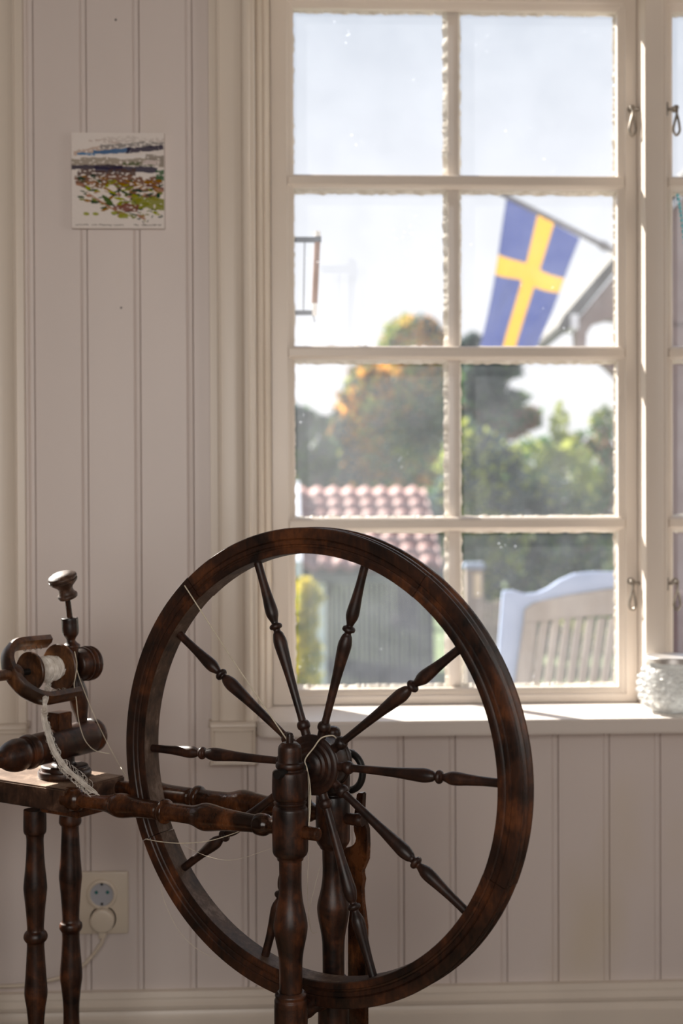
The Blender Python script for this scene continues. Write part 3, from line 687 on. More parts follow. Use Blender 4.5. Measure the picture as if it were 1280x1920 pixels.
# ------------------------------------------------------------------ wall things
# small unframed landscape painting
p00, p11 = atY(134, 428, -0.012), atY(307.5, 249, -0.012)
NX, NZ = 172, 178
img = np.ones((NZ, NX, 3))*np.array([0.80, 0.74, 0.70])
yy, xx = np.mgrid[0:NZ, 0:NX].astype(float)
def wob(x, s, a, f=0.06):
    return a*(np.sin(x*f+s)+0.6*np.sin(x*f*2.3+s*1.7)+0.4*np.sin(x*f*5.1+s*2.9))/1.6
fld = np.array([[mnoise.noise(Vector((x_*0.055, y_*0.13, 3.0))) for x_ in range(NX)] for y_ in range(NZ)])
fld2 = np.array([[mnoise.noise(Vector((x_*0.16, y_*0.30, 8.0))) for x_ in range(NX)] for y_ in range(NZ)])
def band(y0, y1, x0_, x1_, col, s, a=3.0, thr=-9, f=fld2, mixv=0.92, slope=0.0):
    c = yy-slope*(xx-86)
    m_ = (c > y0+wob(xx, s, a)) & (c < y1+wob(xx, s+1.3, a)) & (xx > x0_+wob(yy, s, 4)) & (xx < x1_+wob(yy, s+2, 4)) & (f > thr)
    img[m_] = img[m_]*(1-mixv)+np.array(col)*mixv
def stroke(x_, y_, L, ang, w, col):
    ca, sa = math.cos(ang), math.sin(ang); u_ = (xx-x_)*ca+(yy-y_)*sa; v_ = -(xx-x_)*sa+(yy-y_)*ca
    m_ = (np.abs(u_) < L) & (np.abs(v_+0.06*(u_/L)**2*L) < w*(1-(u_/L)**2*0.8)); img[m_] = col
band(13, 18, 30, 172, (0.55, 0.45, 0.40), 1, 3, -.12); band(22, 33, 6, 90, (0.56, 0.43, 0.36), 2, 3, -.18, slope=-.14); band(8, 20, 60, 172, (0.66, 0.60, 0.56), 5, 3, -.05)
band(20, 28, 55, 172, (0.30, 0.28, 0.27), 3, 2, -.2, slope=-.04)
band(29, 39, 42, 104, (0.035, 0.13, 0.30), 4, 2.0, -.6, slope=-.07); band(28, 38, 98, 172, (0.030, 0.022, 0.055), 6, 1.6, -.5, slope=-.07); band(38, 42, 12, 48, (0.05, 0.20, 0.42), 4, 1.6)
band(40, 46, 10, 140, (0.80, 0.76, 0.74), 7, 2, -.25); band(47, 62, 0, 172, (0.36, 0.31, 0.25), 8, 2.5, -.35); band(41, 60, 140, 172, (0.33, 0.29, 0.25), 3, 3, -.4)
band(54, 62, 96, 150, (0.10, 0.13, 0.06), 9, 2, -.05); band(52, 59, 136, 160, (0.70, 0.60, 0.58), 2, 2, -.22)
band(60, 68, 0, 92, (0.030, 0.020, 0.045), 1, 1.0); band(63, 73, 40, 162, (0.028, 0.022, 0.060), 10, 1.4)
band(68, 80, 12, 120, (0.10, 0.055, 0.045), 11, 3, -.22); band(80, 98, 8, 168, (0.17, 0.062, 0.025), 12, 4, -.24); band(96, 122, 84, 168, (0.15, 0.040, 0.022), 13, 4, -.05, fld)
band(70, 88, 156, 172, (0.06, 0.14, 0.06), 14, 2, -.2); band(90, 102, 30, 70, (0.20, 0.09, 0.02), 15, 3, -.22)
for k in range(210):
    x_ = random.uniform(14, 165); y_ = random.uniform(88, 158)-(0 if x_ > 60 else 8); c = random.choice([(0.05, 0.085, 0.03), (0.20, 0.22, 0.03), (0.30, 0.32, -.12), (0.82, 0.76, 0.70), (0.80, 0.72, 0.66), (0.28, 0.12, -.12), (0.42, 0.22, 0.14), (0.02, 0.05, 0.03)])
    if y_ > 132 and x_ < 40+(y_-132)*2: continue
    stroke(x_, y_, random.uniform(3.5, 10), random.uniform(-.4, .5), random.uniform(1.1, 2.6), c)
band(120, 140, 112, 172, (0.24, 0.25, 0.025), 16, 4, -.35); band(134, 146, 78, 120, (0.20, 0.06, 0.04), 17, 3, -.25); band(150, 158, 84, 108, (0.30, 0.32, 0.04), 18, 2)
stroke(160, 116, 5, 1.5, 4.0, (0.02, 0.055, 0.025)); stroke(66, 125, 13, .7, 4.5, (0.07, 0.12, 0.025)); stroke(60, 132, 40, .55, 1.5, (0.40, 0.20, 0.12))
for k in range(26): stroke(random.uniform(118, 166), random.uniform(140, 164), random.uniform(1.5, 4), random.uniform(0, 3.1), 0.9, random.choice([(0.82, 0.76, 0.70), (0.06, 0.08, 0.05), (0.25, 0.26, 0.06)]))
for x_ in (27, 44, 78): stroke(x_, 149+random.uniform(-2, 2), 6, 0.1, 3.0, (0.34, 0.36, 0.07))
for (a_, b_) in ((8, 32), (37, 47), (51, 74), (77, 95), (115, 126), (130, 146), (147, 166)):      # tiny handwriting along the lower edge
    for x_ in np.arange(a_, b_, 2.2): stroke(x_, 171+random.uniform(-.7, .7), 1.5, random.choice((.9, -.9, 0.1, 1.4)), 0.6, (0.12, 0.10, 0.09))
stroke(132, 166, 4, 1.2, .8, (0.05, 0.05, 0.05))
pic = thing('painting', ((p00[0]+p11[0])/2, 0, p00[2]), 'small square unframed landscape painting with blue hills, hung on the wall', 'painting')
canv = box('canvas', p00[0], p11[0], -0.0115, -0.0008, p00[2], p11[2], noisy('canvas_edge', [(.3, (.66, .60, .56)), (.7, (.74, .68, .64))], rough=.8), pic, bev=0.001)
PM, nt, b = mat('painted_surface'); va = nt.nodes.new('ShaderNodeAttribute'); va.attribute_name = 'paint'
nt.links.new(va.outputs['Color'], b.inputs['Base Color']); b.inputs['Roughness'].default_value = 0.8; b.inputs['Specular IOR Level'].default_value = 0.12
V = []; F = []
mx0, mx1, mz0, mz1 = p00[0]+.0005, p11[0]-.0005, p00[2]+.0005, p11[2]-.0005
for j in range(NZ):
    for i in range(NX):
        V.append((mx0+(mx1-mx0)*i/(NX-1), -0.0119-0.0003*fld2[j, i], mz1-(mz1-mz0)*j/(NZ-1)))
for j in range(NZ-1):
    for i in range(NX-1): F.append((j*NX+i, (j+1)*NX+i, (j+1)*NX+i+1, j*NX+i+1))
ps = mk('painted_face', V, F, PM, pic, smooth=True)
ca = ps.data.color_attributes.new('paint', 'FLOAT_COLOR', 'POINT')
ca.data.foreach_set('color', np.concatenate([img, np.ones((NZ, NX, 1))], 2).astype(np.float32).ravel())

# wall socket with a plug and its cable
so = atY(191, 1690, 0.0)
sk = thing('wall_socket', (so[0], -0.001, so[2]-0.053), 'cream double wall socket with one plug below an open outlet', 'socket')
sx0, sx1 = so[0]-0.048, so[0]+0.046; sz0, sz1 = so[2]-0.0535, so[2]+0.0535
box('cover_plate', sx0, sx1, -0.011, -0.001, sz0, sz1, PLAW, sk, bev=0.004)
c1 = atY(191, 1677, -0.012); c2 = atY(193, 1723, -0.012)
lathe('outlet_rim', (c1[0], -0.010, c1[2]), (0, -1, 0), dense([(0, .0262), (.0035, .0258), (.0050, .0240), (.0055, .0210), (.0035, .0200), (-.002, .0198)], 3), PLAW, sk, seg=48, cap=False)
ins = lathe('outlet_insert', (c1[0], -0.0103, c1[2]), (0, -1, 0), [(0, .0199), (.0018, .0199), (.0019, .0001)], PLAG, sk, seg=40)
for dx in (-.0095, .0095): lathe('contact_hole', (c1[0]+dx, -0.0120, c1[2]+.0035), (0, -1, 0), [(0, .0031), (.0006, .0030)], HOLE, ins, seg=14)
for dz in (.0175, -.0165): box('earth_clip', c1[0]-.002, c1[0]+.002, -0.0135, -0.0115, c1[2]+dz-.0022, c1[2]+dz+.0022, BLACK, ins, bev=.0005)
plug = lathe('plug', (c2[0], -0.0095, c2[2]), (0, -1, 0), dense([(0, .0225), (.0015, .0225), (.0015, .0205), (.016, .0205), (.0195, .0190), (.0205, .016), (.0205, .0001)], 3), PLAW, sk, seg=48)
box('cord_grip', c2[0]-.0065, c2[0]+.0065, -0.026, -0.013, c2[2]-.030, c2[2]-.014, PLAW, plug, bev=.003)
cb = [(c2[0], -0.019, c2[2]-.030), atY(190, 1768, -0.020), atY(172, 1793, -0.020), atY(150, 1815, -0.022), atY(122, 1830, -0.024), atY(85, 1840, -0.0255), atY(40, 1848, -0.0255), atY(-60, 1851, -0.0255)]
cb = [np.array(q, float) for q in cb]
tagset(tube('power_cable', cb, 0.0032, PLAW, None, seg=10), 'pale cable running from the wall socket down towards the baseboard', 'cable')

# ------------------------------------------------------------------ dimpled glass jar on the sill
jc = plane(1262, 1334, np.array([0, 0, 0.589]), Zv)
JAR = thing('glass_jar', jc, 'dimpled clear glass jar with a silver lid standing on the windowsill', 'jar')
JG, nt, b = mat('jar_glass'); nt.nodes.remove(b); out = nt.nodes['Material Output']
tr_ = nd(nt, 'ShaderNodeBsdfTransparent', Color=(0.97, 0.98, 0.98, 1)); t1_ = nd(nt, 'ShaderNodeBsdfTranslucent', Color=(0.95, 0.96, 0.96, 1))
d1_ = nd(nt, 'ShaderNodeBsdfDiffuse', Color=(0.93, 0.93, 0.92, 1)); gl_ = nd(nt, 'ShaderNodeBsdfGlossy', Roughness=0.08)
cn = nd(nt, 'ShaderNodeTexNoise', Scale=25.0); nt.links.new(coords(nt), cn.inputs['Vector'])
cr = nd(nt, 'ShaderNodeMapRange'); cr.inputs['To Min'].default_value = 0.5; cr.inputs['To Max'].default_value = 0.66; nt.links.new(cn.outputs[0], cr.inputs['Value'])
fr_ = nd(nt, 'ShaderNodeLayerWeight', Blend=0.25)
mA = nd(nt, 'ShaderNodeMixShader', Fac=0.35); mB_ = nd(nt, 'ShaderNodeMixShader'); mC_ = nd(nt, 'ShaderNodeMixShader')
nt.links.new(t1_.outputs[0], mA.inputs[1]); nt.links.new(d1_.outputs[0], mA.inputs[2])
nt.links.new(cr.outputs[0], mB_.inputs[0]); nt.links.new(tr_.outputs[0], mB_.inputs[1]); nt.links.new(mA.outputs[0], mB_.inputs[2])
nt.links.new(fr_.outputs['Fresnel'], mC_.inputs[0]); nt.links.new(mB_.outputs[0], mC_.inputs[1]); nt.links.new(gl_.outputs[0], mC_.inputs[2]); nt.links.new(mC_.outputs[0], out.inputs[0])
jd = dist(jc); JS = jd/FPX
jprof = dense([(0, 40), (1, 44), (8, 52), (22, 62), (40, 66.5), (58, 66), (74, 60), (84, 52), (87, 49), (98, 48.5)], 7)
V = []; F = []; seg = 120; rows = len(jprof)
for i, (h, r) in enumerate(jprof):
    for k in range(seg):
        q = 2*math.pi*k/seg; bm_ = 0
        if 5 < h < 84:
            row = h/13.2; ri = round(row); cx_ = (k/seg*15+0.5*(ri % 2)) % 1-0.5; d2 = (cx_*1.9)**2+((row-ri)*1.7)**2
            row2 = ri+(1 if row > ri else -1); cx2 = (k/seg*15+0.5*(row2 % 2)) % 1-0.5; d3 = (cx2*1.9)**2+((row-row2)*1.7)**2
            bm_ = max(0, 1-min(d2, d3)*1.5)**.7*8.5
        V.append(jc+np.array([math.cos(q)*(r+bm_-5), math.sin(q)*(r+bm_-5), h+0.6])*JS)
for i in range(rows-1):
    for k in range(seg): F.append((i*seg+k, i*seg+(k+1) % seg, (i+1)*seg+(k+1) % seg, (i+1)*seg+k))
# inner wall so that the glass has thickness
o_ = len(V)
for i, (h, r) in enumerate(jprof):
    for k in range(seg):
        q = 2*math.pi*k/seg; V.append(jc+np.array([math.cos(q)*(r-9), math.sin(q)*(r-9), max(h, 6)+0.6])*JS)
for i in range(rows-1):
    for k in range(seg): F.append((o_+i*seg+k, o_+(i+1)*seg+k, o_+(i+1)*seg+(k+1) % seg, o_+i*seg+(k+1) % seg))
F.append(tuple(range(seg))[::-1]); F.append(tuple(o_+k for k in range(seg)))
for k in range(seg): F.append(((rows-1)*seg+k, (rows-1)*seg+(k+1) % seg, o_+(rows-1)*seg+(k+1) % seg, o_+(rows-1)*seg+k))
mk('jar_body', V, F, JG, JAR, smooth=True)
LIDM = noisy('lid_metal', [(.3, (.66, .64, .62)), (.7, (.80, .78, .76))], scale=30, rough=.38, metallic=.85)
lid = lathe('lid', jc+Zv*JS*94, (0, 0, 1), [(0, 50*JS), (0.3*JS, 53*JS), (9*JS, 53*JS), (10.5*JS, 52*JS), (11*JS, 48*JS), (10*JS, 46*JS), (9.5*JS, 20*JS), (9.5*JS, 0.0005)], LIDM, JAR, seg=72)

# ------------------------------------------------------------------ outdoors
GRASS = noisy('lawn', [(.3, (.05, .09, .03)), (.7, (.11, .16, .05))], scale=4, rough=.9, bstr=.6, bdist=.03)
DECKM = noisy('terrace_stone', [(.3, (.10, .10, .105)), (.7, (.15, .15, .155))], scale=9, rough=.85)
def slab(name, pts, t, m, label, cat):
    return tagset(prism(name, pts, (0, 0, -t), m), label, cat, kind='structure')
slab('lawn', [(-60, 5.1, -1.6), (60, 5.1, -1.6), (60, 90, -1.6), (-60, 90, -1.6)], 0.3, GRASS, 'green lawn of the garden outside the window', 'lawn')
slab('terrace', [(-8, 0.3, -0.42), (8, 0.3, -0.42), (8, 5.2, -0.42), (-8, 5.2, -0.42)], 1.3, DECKM, 'grey stone terrace below the window', 'terrace')

# thermometer on its bracket outside the glass
TY = 0.275
TH = thing('thermometer', atY(594, 605, TY), 'narrow outdoor thermometer on a grey bracket outside the left pane', 'thermometer')
GREYM = noisy('bracket_grey', [(.3, (.10, .12, .16)), (.7, (.15, .17, .21))], scale=20, rough=.5)
TUBEM = noisy('scale_pink', [(.3, (.30, .17, .12)), (.7, (.38, .23, .17))], scale=20, rough=.5)
CLEAR = noisy('clear_plastic', [(.3, (.86, .88, .90)), (.7, (.93, .94, .95))], scale=20, rough=.2)
for (xa, ya, xb, yb) in ((540, 448.5, 600, 450.5), (540, 586, 593, 587)):
    a, b = atY(xa, ya, TY), atY(xb, yb, TY)
    box('bracket_arm', a[0], b[0], TY-.004, TY+.003, b[2]-.0042, a[2]+.0042, GREYM, TH, bev=.001)
tube('bracket_rod', [atY(571, 451, TY), atY(568.5, 586, TY)], .0011, GREYM, TH, seg=8, n=2)
for (xa, ya, xb, yb, r_, mm, nm) in ((595, 434, 594.8, 452, .0062, CLEAR, 'end_cap'), (594.8, 452, 589.5, 569, .0058, TUBEM, 'scale_tube'), (589.5, 569, 589, 592, .0056, CLEAR, 'end_cap')):
    a, b = atY(xa, ya, TY), atY(xb, yb, TY); lathe(nm, a, b-a, [(0, r_), (np.linalg.norm(b-a), r_)], mm, TH, seg=18)
box('clip', *(lambda a, b: (a[0], b[0]))(atY(589, 446, TY), atY(602, 446, TY)), TY-.007, TY+.006, atY(595, 454, TY)[2], atY(595, 444, TY)[2], GREYM, TH, bev=.001)
tube('bulb_tip', [atY(587, 591, TY), atY(589, 600, TY), atY(589.5, 604, TY)], [.0010]*16+[.0022], BLACK, TH, seg=8, n=8)

# flag on a slanting pole
DF = 6.6
FL = thing('flag', depth(1160, 476, 7.4), 'blue flag with a yellow cross hanging from a slanting pole', 'flag')
POLEM = noisy('pole_paint', [(.3, (.20, .18, .18)), (.7, (.27, .24, .24))], scale=8, rough=.5)
pA_, pB_ = depth(934, 360, 6.5), depth(1160, 475.5, 7.385)
lathe('pole', pB_, pA_-pB_, [(0, .015), (np.linalg.norm(pA_-pB_)*1.05, .011)], POLEM, FL, seg=16)
lathe('pole_socket', pB_+(pA_-pB_)*0.11, pA_-pB_, dense([(0, .012), (.006, .021), (.05, .022), (.07, .018), (.08, .014)], 3), POLEM, FL, seg=16)
c00, c10 = depth(949, 371, 6.56), depth(1087, 446, 7.14)      # hoist, along the pole
c01, c11 = depth(898, 672, 6.6), depth(993, 672, 7.05)       # fly, hanging
def cloth_mat(name, c):
    m, nt, b = mat(name); nt.nodes.remove(b); out = nt.nodes['Material Output']
    n = nd(nt, 'ShaderNodeTexNoise', Scale=200.0); nt.links.new(coords(nt), n.inputs['Vector'])
    col = ramp(nt, n.outputs[0], [(.3, tuple(x*.93 for x in c)), (.7, c)])
    d_ = nd(nt, 'ShaderNodeBsdfDiffuse'); t_ = nd(nt, 'ShaderNodeBsdfTranslucent'); mx = nd(nt, 'ShaderNodeMixShader', Fac=0.5)
    nt.links.new(col, d_.inputs[0]); nt.links.new(col, t_.inputs[0]); nt.links.new(d_.outputs[0], mx.inputs[1]); nt.links.new(t_.outputs[0], mx.inputs[2]); nt.links.new(mx.outputs[0], out.inputs[0]); return m
FB, FY = cloth_mat('flag_blue', (.19, .235, .46)), cloth_mat('flag_yellow', (.82, .60, .11))
GU, GV = 40, 64                                             # across hoist, along fly
def crossn(i, n, a, b): return a <= (i+.5)/n < b
V = []; F = []; MI = []
for j in range(GV+1):
    t = j/GV
    for i in range(GU+1):
        s_ = i/GU; p = (c00*(1-s_)+c10*s_)*(1-t)+(c01*(1-s_)+c11*s_)*t
        p = p+RT*(0.012*math.sin(s_*5+t*4)*t+0.02*t*(1-t)*math.sin(3*t))+d0*(0.045*math.sin(s_*9+t*2.2)*min(1, t*1.6)+0.03*math.sin(t*6+s_*3)*t); V.append(p)
for j in range(GV):
    for i in range(GU):
        F.append((j*(GU+1)+i, j*(GU+1)+i+1, (j+1)*(GU+1)+i+1, (j+1)*(GU+1)+i))
        MI.append(1 if (crossn(i, GU, .39, .62) or crossn(j, GV, .345, .475)) else 0)
fo_ = mk('flag_cloth', V, F, FB, FL, smooth=True, mats=[FB, FY], midx=MI)
sm = fo_.modifiers.new('cloth_thickness', 'SOLIDIFY'); sm.thickness = 0.0015

# leafy things
def leafmat(name, c, tr=0.45):
    m, nt, b = mat(name); nt.nodes.remove(b); out = nt.nodes['Material Output']
    n = nd(nt, 'ShaderNodeTexNoise', Scale=1.1, Detail=3); nt.links.new(coords(nt), n.inputs['Vector'])
    col = ramp(nt, n.outputs[0], [(.3, tuple(x*.6 for x in c)), (.7, tuple(min(1, x*1.25) for x in c))])
    d_ = nd(nt, 'ShaderNodeBsdfDiffuse'); t_ = nd(nt, 'ShaderNodeBsdfTranslucent'); mx = nd(nt, 'ShaderNodeMixShader', Fac=tr)
    nt.links.new(col, d_.inputs[0]); nt.links.new(col, t_.inputs[0]); nt.links.new(d_.outputs[0], mx.inputs[1]); nt.links.new(t_.outputs[0], mx.inputs[2]); nt.links.new(mx.outputs[0], out.inputs[0]); return m
LG = leafmat('leaf_green', (.13, .24, .09)); LY = leafmat('leaf_yellow_green', (.44, .48, .12)); LO = leafmat('leaf_orange', (.80, .40, .08)); LD = leafmat('leaf_dark', (.085, .13, .12)); LB = leafmat('leaf_bright_yellow', (.80, .68, .09)); LR = leafmat('leaf_russet', (.42, .20, .13))
BARK = noisy('bark', [(.3, (.05, .04, .035)), (.7, (.11, .09, .075))], scale=12, stretch=(1, 1, .2), rough=.9, bstr=.6, bdist=.02)
def leaf_cloud(name, blobs, n, size, mats, wts, parent, patch=1.4):
    """blobs: (centre, (rx, ry, rz)); leaves sit in the outer shell of the clumps; species colour follows clumps"""
    V = []; F = []; MI = []; vol = np.array([b[1][0]*b[1][2] for b in blobs]); vol = vol/vol.sum(); cw = np.cumsum(wts)/sum(wts)
    for bi, (c, r) in enumerate(blobs):
        for _ in range(int(n*vol[bi])):
            g = rng.normal(size=3); g /= np.linalg.norm(g); f = 0.55+0.5*rng.random()**.7
            p = np.asarray(c)+g*np.asarray(r)*f
            q = (mnoise.noise(Vector(p*patch))+1)/2+rng.normal()*.10; k = int(np.searchsorted(cw, min(max((q-.2)/.6, 0), .999)))
            a = rng.normal(size=3); a /= np.linalg.norm(a); b = np.cross(a, rng.normal(size=3)); b /= np.linalg.norm(b); s_ = size*(.6+.8*rng.random())
            o = len(V); V += [p-a*s_, p-b*s_*.45, p+a*s_, p+b*s_*.45]; F.append((o, o+1, o+2, o+3)); MI.append(k)
    return mk(name, V, F, mats[0], parent, mats=mats, midx=MI)
def tree(name, label, cat, base, D, blobs_px, n, size, mats, wts, trunk=True, group=None, patch=1.0, rd=0.8):
    """blobs_px: (px, py, rx px, rz px, extra depth)"""
    bl = []
    for (x_, y_, rx, rz, dd) in blobs_px:
        p = depth(x_, y_, D+dd); k = (D+dd)/FPX; bl.append((p, (rx*k, rx*k*rd, rz*k)))
    b0 = depth(base, 1000, D); b0[2] = -1.6
    T = thing(name, b0, label, cat, group)
    leaf_cloud('foliage', bl, n, size, mats, wts, T, patch)
    if trunk:
        top = np.mean([b[0] for b in bl], 0); r_ = 0.013*D*.7
        tube('trunk', [b0, b0*.5+top*.5+np.array([.1, 0, 0]), top], [r_*(1-.6*i/16) for i in range(17)], BARK, T, seg=10, n=8)
        for c, r in bl[:5]:
            st = b0*.45+top*.55; tube('branch', [st, st*.5+c*.5+np.array([0, 0, .15]), c], [r_*.45*(1-.8*i/16) for i in range(17)], BARK, T, seg=6, n=8)
    return T
tree('autumn_tree', 'tall broad tree turning orange behind the red tiled shed', 'tree', 760, 28,
     [(775, 640, 62, 48, 0), (720, 730, 75, 60, .5), (790, 720, 70, 60, 0), (690, 810, 75, 75, 0), (780, 820, 85, 80, .6), (650, 880, 70, 70, .8), (740, 900, 85, 70, 0), (820, 880, 70, 90, .4), (660, 745, 30, 14, 0), (860, 700, 60, 50, 1)],
     15000, .115, [LG, LY, LO, LD], [.32, .2, .2, .28], patch=.55)
tree('dark_tree', 'dark leafy tree just right of the autumn tree, below the flag', 'tree', 905, 24,
     [(885, 655, 26, 28, 0), (905, 720, 42, 45, 0), (950, 690, 26, 22, 0), (890, 780, 40, 36, .4), (930, 790, 55, 40, .3), (965, 745, 26, 12, 0), (980, 785, 36, 22, .2)],
     4200, .10, [LD, LG, LR], [.5, .35, .15], patch=.8)
tree('leafy_shrub', 'dark green bush at the left edge of the third pane row', 'bush', 560, 20,
     [(560, 800, 34, 40, 0), (545, 880, 44, 70, 0), (590, 925, 34, 60, .2), (605, 800, 10, 26, 0), (612, 860, 22, 40, 0), (570, 1040, 60, 110, 0)], 5200, .085, [LD, LG, LY], [.5, .4, .1], trunk=True)
for dd_, (nm, lab, bl, n, mm, ww) in zip((19.9, 21.6, 23.6, 26.5, 23.0), (
    ('hedge_bush', 'green hedge bush beside the vertical glazing bar, left of the tall hedge', [(880, 880, 60, 90, 0), (870, 980, 70, 90, 0), (930, 900, 60, 80, .4), (930, 1010, 60, 80, .2), (880, 1100, 60, 110, 0)], 5200, [LG, LY, LD], [.4, .3, .3]),
    ('hedge_bush', 'broad green hedge bush behind the slatted garden bench', [(1000, 890, 60, 70, 0), (1060, 905, 60, 80, 0), (1010, 1000, 70, 80, 0), (1080, 1010, 70, 80, .3), (1000, 1070, 60, 50, 0), (990, 1160, 60, 80, 0), (1070, 1150, 70, 90, 0)], 6500, [LD, LG, LY], [.45, .3, .25]),
    ('hedge_bush', 'yellow green bush with bare twigs at the right edge of the pane', [(1120, 890, 46, 66, 0), (1150, 960, 60, 90, 0), (1050, 800, 18, 46, 0), (1130, 800, 26, 40, .2), (1085, 840, 36, 30, 0), (1140, 1050, 60, 70, 0), (1130, 1160, 60, 90, 0)], 4200, [LY, LG, LR], [.5, .35, .15]),
    ('hedge_bush', 'green bush showing through the right hand leaf of the window', [(1240, 900, 70, 90, 0), (1330, 930, 90, 120, .4), (1240, 1010, 80, 90, 0)], 3600, [LG, LD, LY], [.4, .4, .2]),
    ('hedge_bush', 'hedge bush behind the ridge of the red tiled roof', [(720, 990, 80, 60, 0), (800, 1000, 70, 80, 0), (830, 1060, 50, 60, 0), (650, 980, 60, 50, 0)], 5000, [LG, LD, LR], [.45, .35, .2]))):
    tree(nm, lab, 'bush', bl[0][0], dd_, bl, n, .085, mm, ww, trunk=False, group='hedge at the end of the garden')
tree('yellow_shrub', 'bright yellow green shrub at the corner of the shed', 'bush', 572, 13.5,
     [(575, 1110, 18, 26, 0), (572, 1165, 22, 40, 0), (575, 1230, 24, 45, 0), (570, 1290, 30, 50, 0), (590, 1120, 12, 14, 0)], 1500, .06, [LB, LY, LO], [.45, .4, .15], trunk=False)

tree('garden_tree', 'green garden tree beyond the left edge of the panes', 'tree', 400, 24,
     [(400, 860, 80, 70, 0), (330, 900, 80, 70, .5), (440, 930, 70, 70, 0), (370, 960, 90, 80, .4)], 4200, .11, [LG, LY, LD], [.4, .3, .3])
tree('garden_tree', 'dark garden tree far beyond the left edge of the panes', 'tree', 180, 26,
     [(180, 840, 90, 80, 0), (120, 900, 90, 80, .5), (230, 920, 80, 80, 0)], 3600, .11, [LD, LG, LO], [.45, .35, .2])

# shed with a red tiled roof
DS = 16.0
SH = thing('shed', (*depth(740, 1200, DS)[:2], -1.6), 'dark boarded shed with a pale red tiled roof', 'shed')
SHB = noisy('shed_boards', [(.3, (.065, .060, .090)), (.7, (.105, .095, .135))], scale=5, stretch=(4, 4, .4), rough=.8)
SHW = noisy('shed_white', [(.3, (.72, .76, .82)), (.7, (.84, .87, .92))], scale=5, rough=.6)
SHG = noisy('shed_eaves', [(.3, (.10, .11, .12)), (.7, (.15, .16, .17))], scale=5, rough=.7)
TILEM = noisy('roof_tile', [(.3, (.24, .115, .10)), (.7, (.36, .19, .165))], scale=1.7, rough=.75)
k_ = DS/FPX
eL = depth(562, 1072, DS); eR = depth(838, 1072, DS); rdx = depth(632, 936, DS)[0]-eL[0]
Xe0, Xe1 = eL[0], eR[0]; Ye = eL[1]; Ze = eL[2]; rise = 136*k_*1.16; run = 1.75
zr = depth(632, 932, DS+run)[2]
rise = zr-Ze
wx0 = Xe0+0.28; wx1 = Xe1-.1
nb = 22
for i in range(nb):
    a = wx0+(wx1-wx0)*i/nb
    box('board', a+.004, a+(wx1-wx0)/nb-.004, Ye+.30+(.02 if i % 2 else 0), Ye+.36, -1.6, Ze-.02, SHB, SH)
box('corner_board', wx0-.20, wx0+.02, Ye+.26, Ye+.38, -1.6, Ze-.02, SHW, SH)
box('side_wall', wx0-.02, wx0+.02, Ye+.36, Ye+run*2-.3, -1.6, Ze, SHB, SH)
box('eaves_board', Xe0, Xe1, Ye+.05, Ye+.16, Ze-.14, Ze-.03, SHG, SH)
prism('roof_deck', [(Xe0, Ye, Ze-.03), (Xe0, Ye+run, zr-.03), (Xe0, Ye+2*run, Ze-.03)], (Xe1-Xe0, 0, 0), SHG, SH)
sl = math.atan2(rise, run); SL = math.hypot(rise, run)
# one wavy roof tile, copied over the slope
tw, tl = 0.20, 0.34
V = []; F = []
for a in range(2):
    for i in range(9):
        x_ = tw*i/8; V.append((x_, a*tl, .03+.028*math.sin(i/8*2*math.pi)+(0 if a else .018))); V.append((x_, a*tl, .010+.028*math.sin(i/8*2*math.pi)+(0 if a else .018)))
for i in range(8):
    F += [(2*i, 2*i+2, 18+2*i+2, 18+2*i), (2*i+1, 18+2*i+1, 18+2*i+3, 2*i+3), (2*i, 2*i+1, 2*i+3, 2*i+2), (18+2*i, 18+2*i+2, 18+2*i+3, 18+2*i+1)]
shift = (rdx)/SL
tmesh = None; wl = wloc(SH)
ncol = int((Xe1-Xe0)/tw); nrow = int(SL/(tl*.88))+1
for r_ in range(nrow):
    for c_ in range(ncol):
        loc = Vector((Xe0+c_*tw, Ye-.06+math.cos(sl)*r_*tl*.88, Ze-.0+math.sin(sl)*r_*tl*.88))
        if tmesh is None:
            t_ = mk('roof_tile', V, F, TILEM, None, smooth=True); t_.parent = SH; t_.rotation_euler = (sl, 0, 0); t_.location = loc-wl; tmesh = t_
        else: grid_copy(tmesh, 'roof_tile', SH, loc-wl, (sl, 0, 0))
prism('bargeboard', [(Xe0-.16, Ye-.1, Ze-.05), (Xe0-.16, Ye+run, zr+.02), (Xe0-.16, Ye+run, zr+.20), (Xe0-.16, Ye-.1, Ze+.13)], (.18, 0, 0), SHW, SH)

# garden post with a cap
DP = 8.5
PW = noisy('weathered_post', [(.3, (.24, .19, .15)), (.7, (.34, .28, .22))], scale=9, stretch=(1, 1, .2), rough=.8)
CAPM = noisy('post_cap', [(.3, (.24, .30, .40)), (.7, (.34, .40, .50))], scale=9, rough=.5)
LAMPM = noisy('lamp_pane', [(.3, (.60, .46, .28)), (.7, (.76, .62, .42))], scale=9, rough=.4)
pt = depth(887, 1060, DP); hw2 = 17*DP/FPX
GP = thing('garden_lamp_post', (pt[0], pt[1], -1.6), 'square wooden garden lamp post with a grey blue cap', 'lamp post')
box('post', pt[0]-hw2, pt[0]+hw2, pt[1]-hw2, pt[1]+hw2, -1.6, pt[2]-.02, PW, GP, bev=.006)
prism('cap', [(pt[0]-hw2*1.35, pt[1]-hw2*1.35, pt[2]-.02), (pt[0]+hw2*1.35, pt[1]-hw2*1.35, pt[2]-.02), (pt[0]+hw2*1.35, pt[1]+hw2*1.35, pt[2]-.02), (pt[0]-hw2*1.35, pt[1]+hw2*1.35, pt[2]-.02)], (0, 0, .035), CAPM, GP, bev=.016)
box('lamp_pane', pt[0]-hw2*.1, pt[0]+hw2*.75, pt[1]-hw2*1.06, pt[1]-hw2*.9, depth(887, 1118, DP)[2], depth(887, 1074, DP)[2], LAMPM, GP, bev=.003)
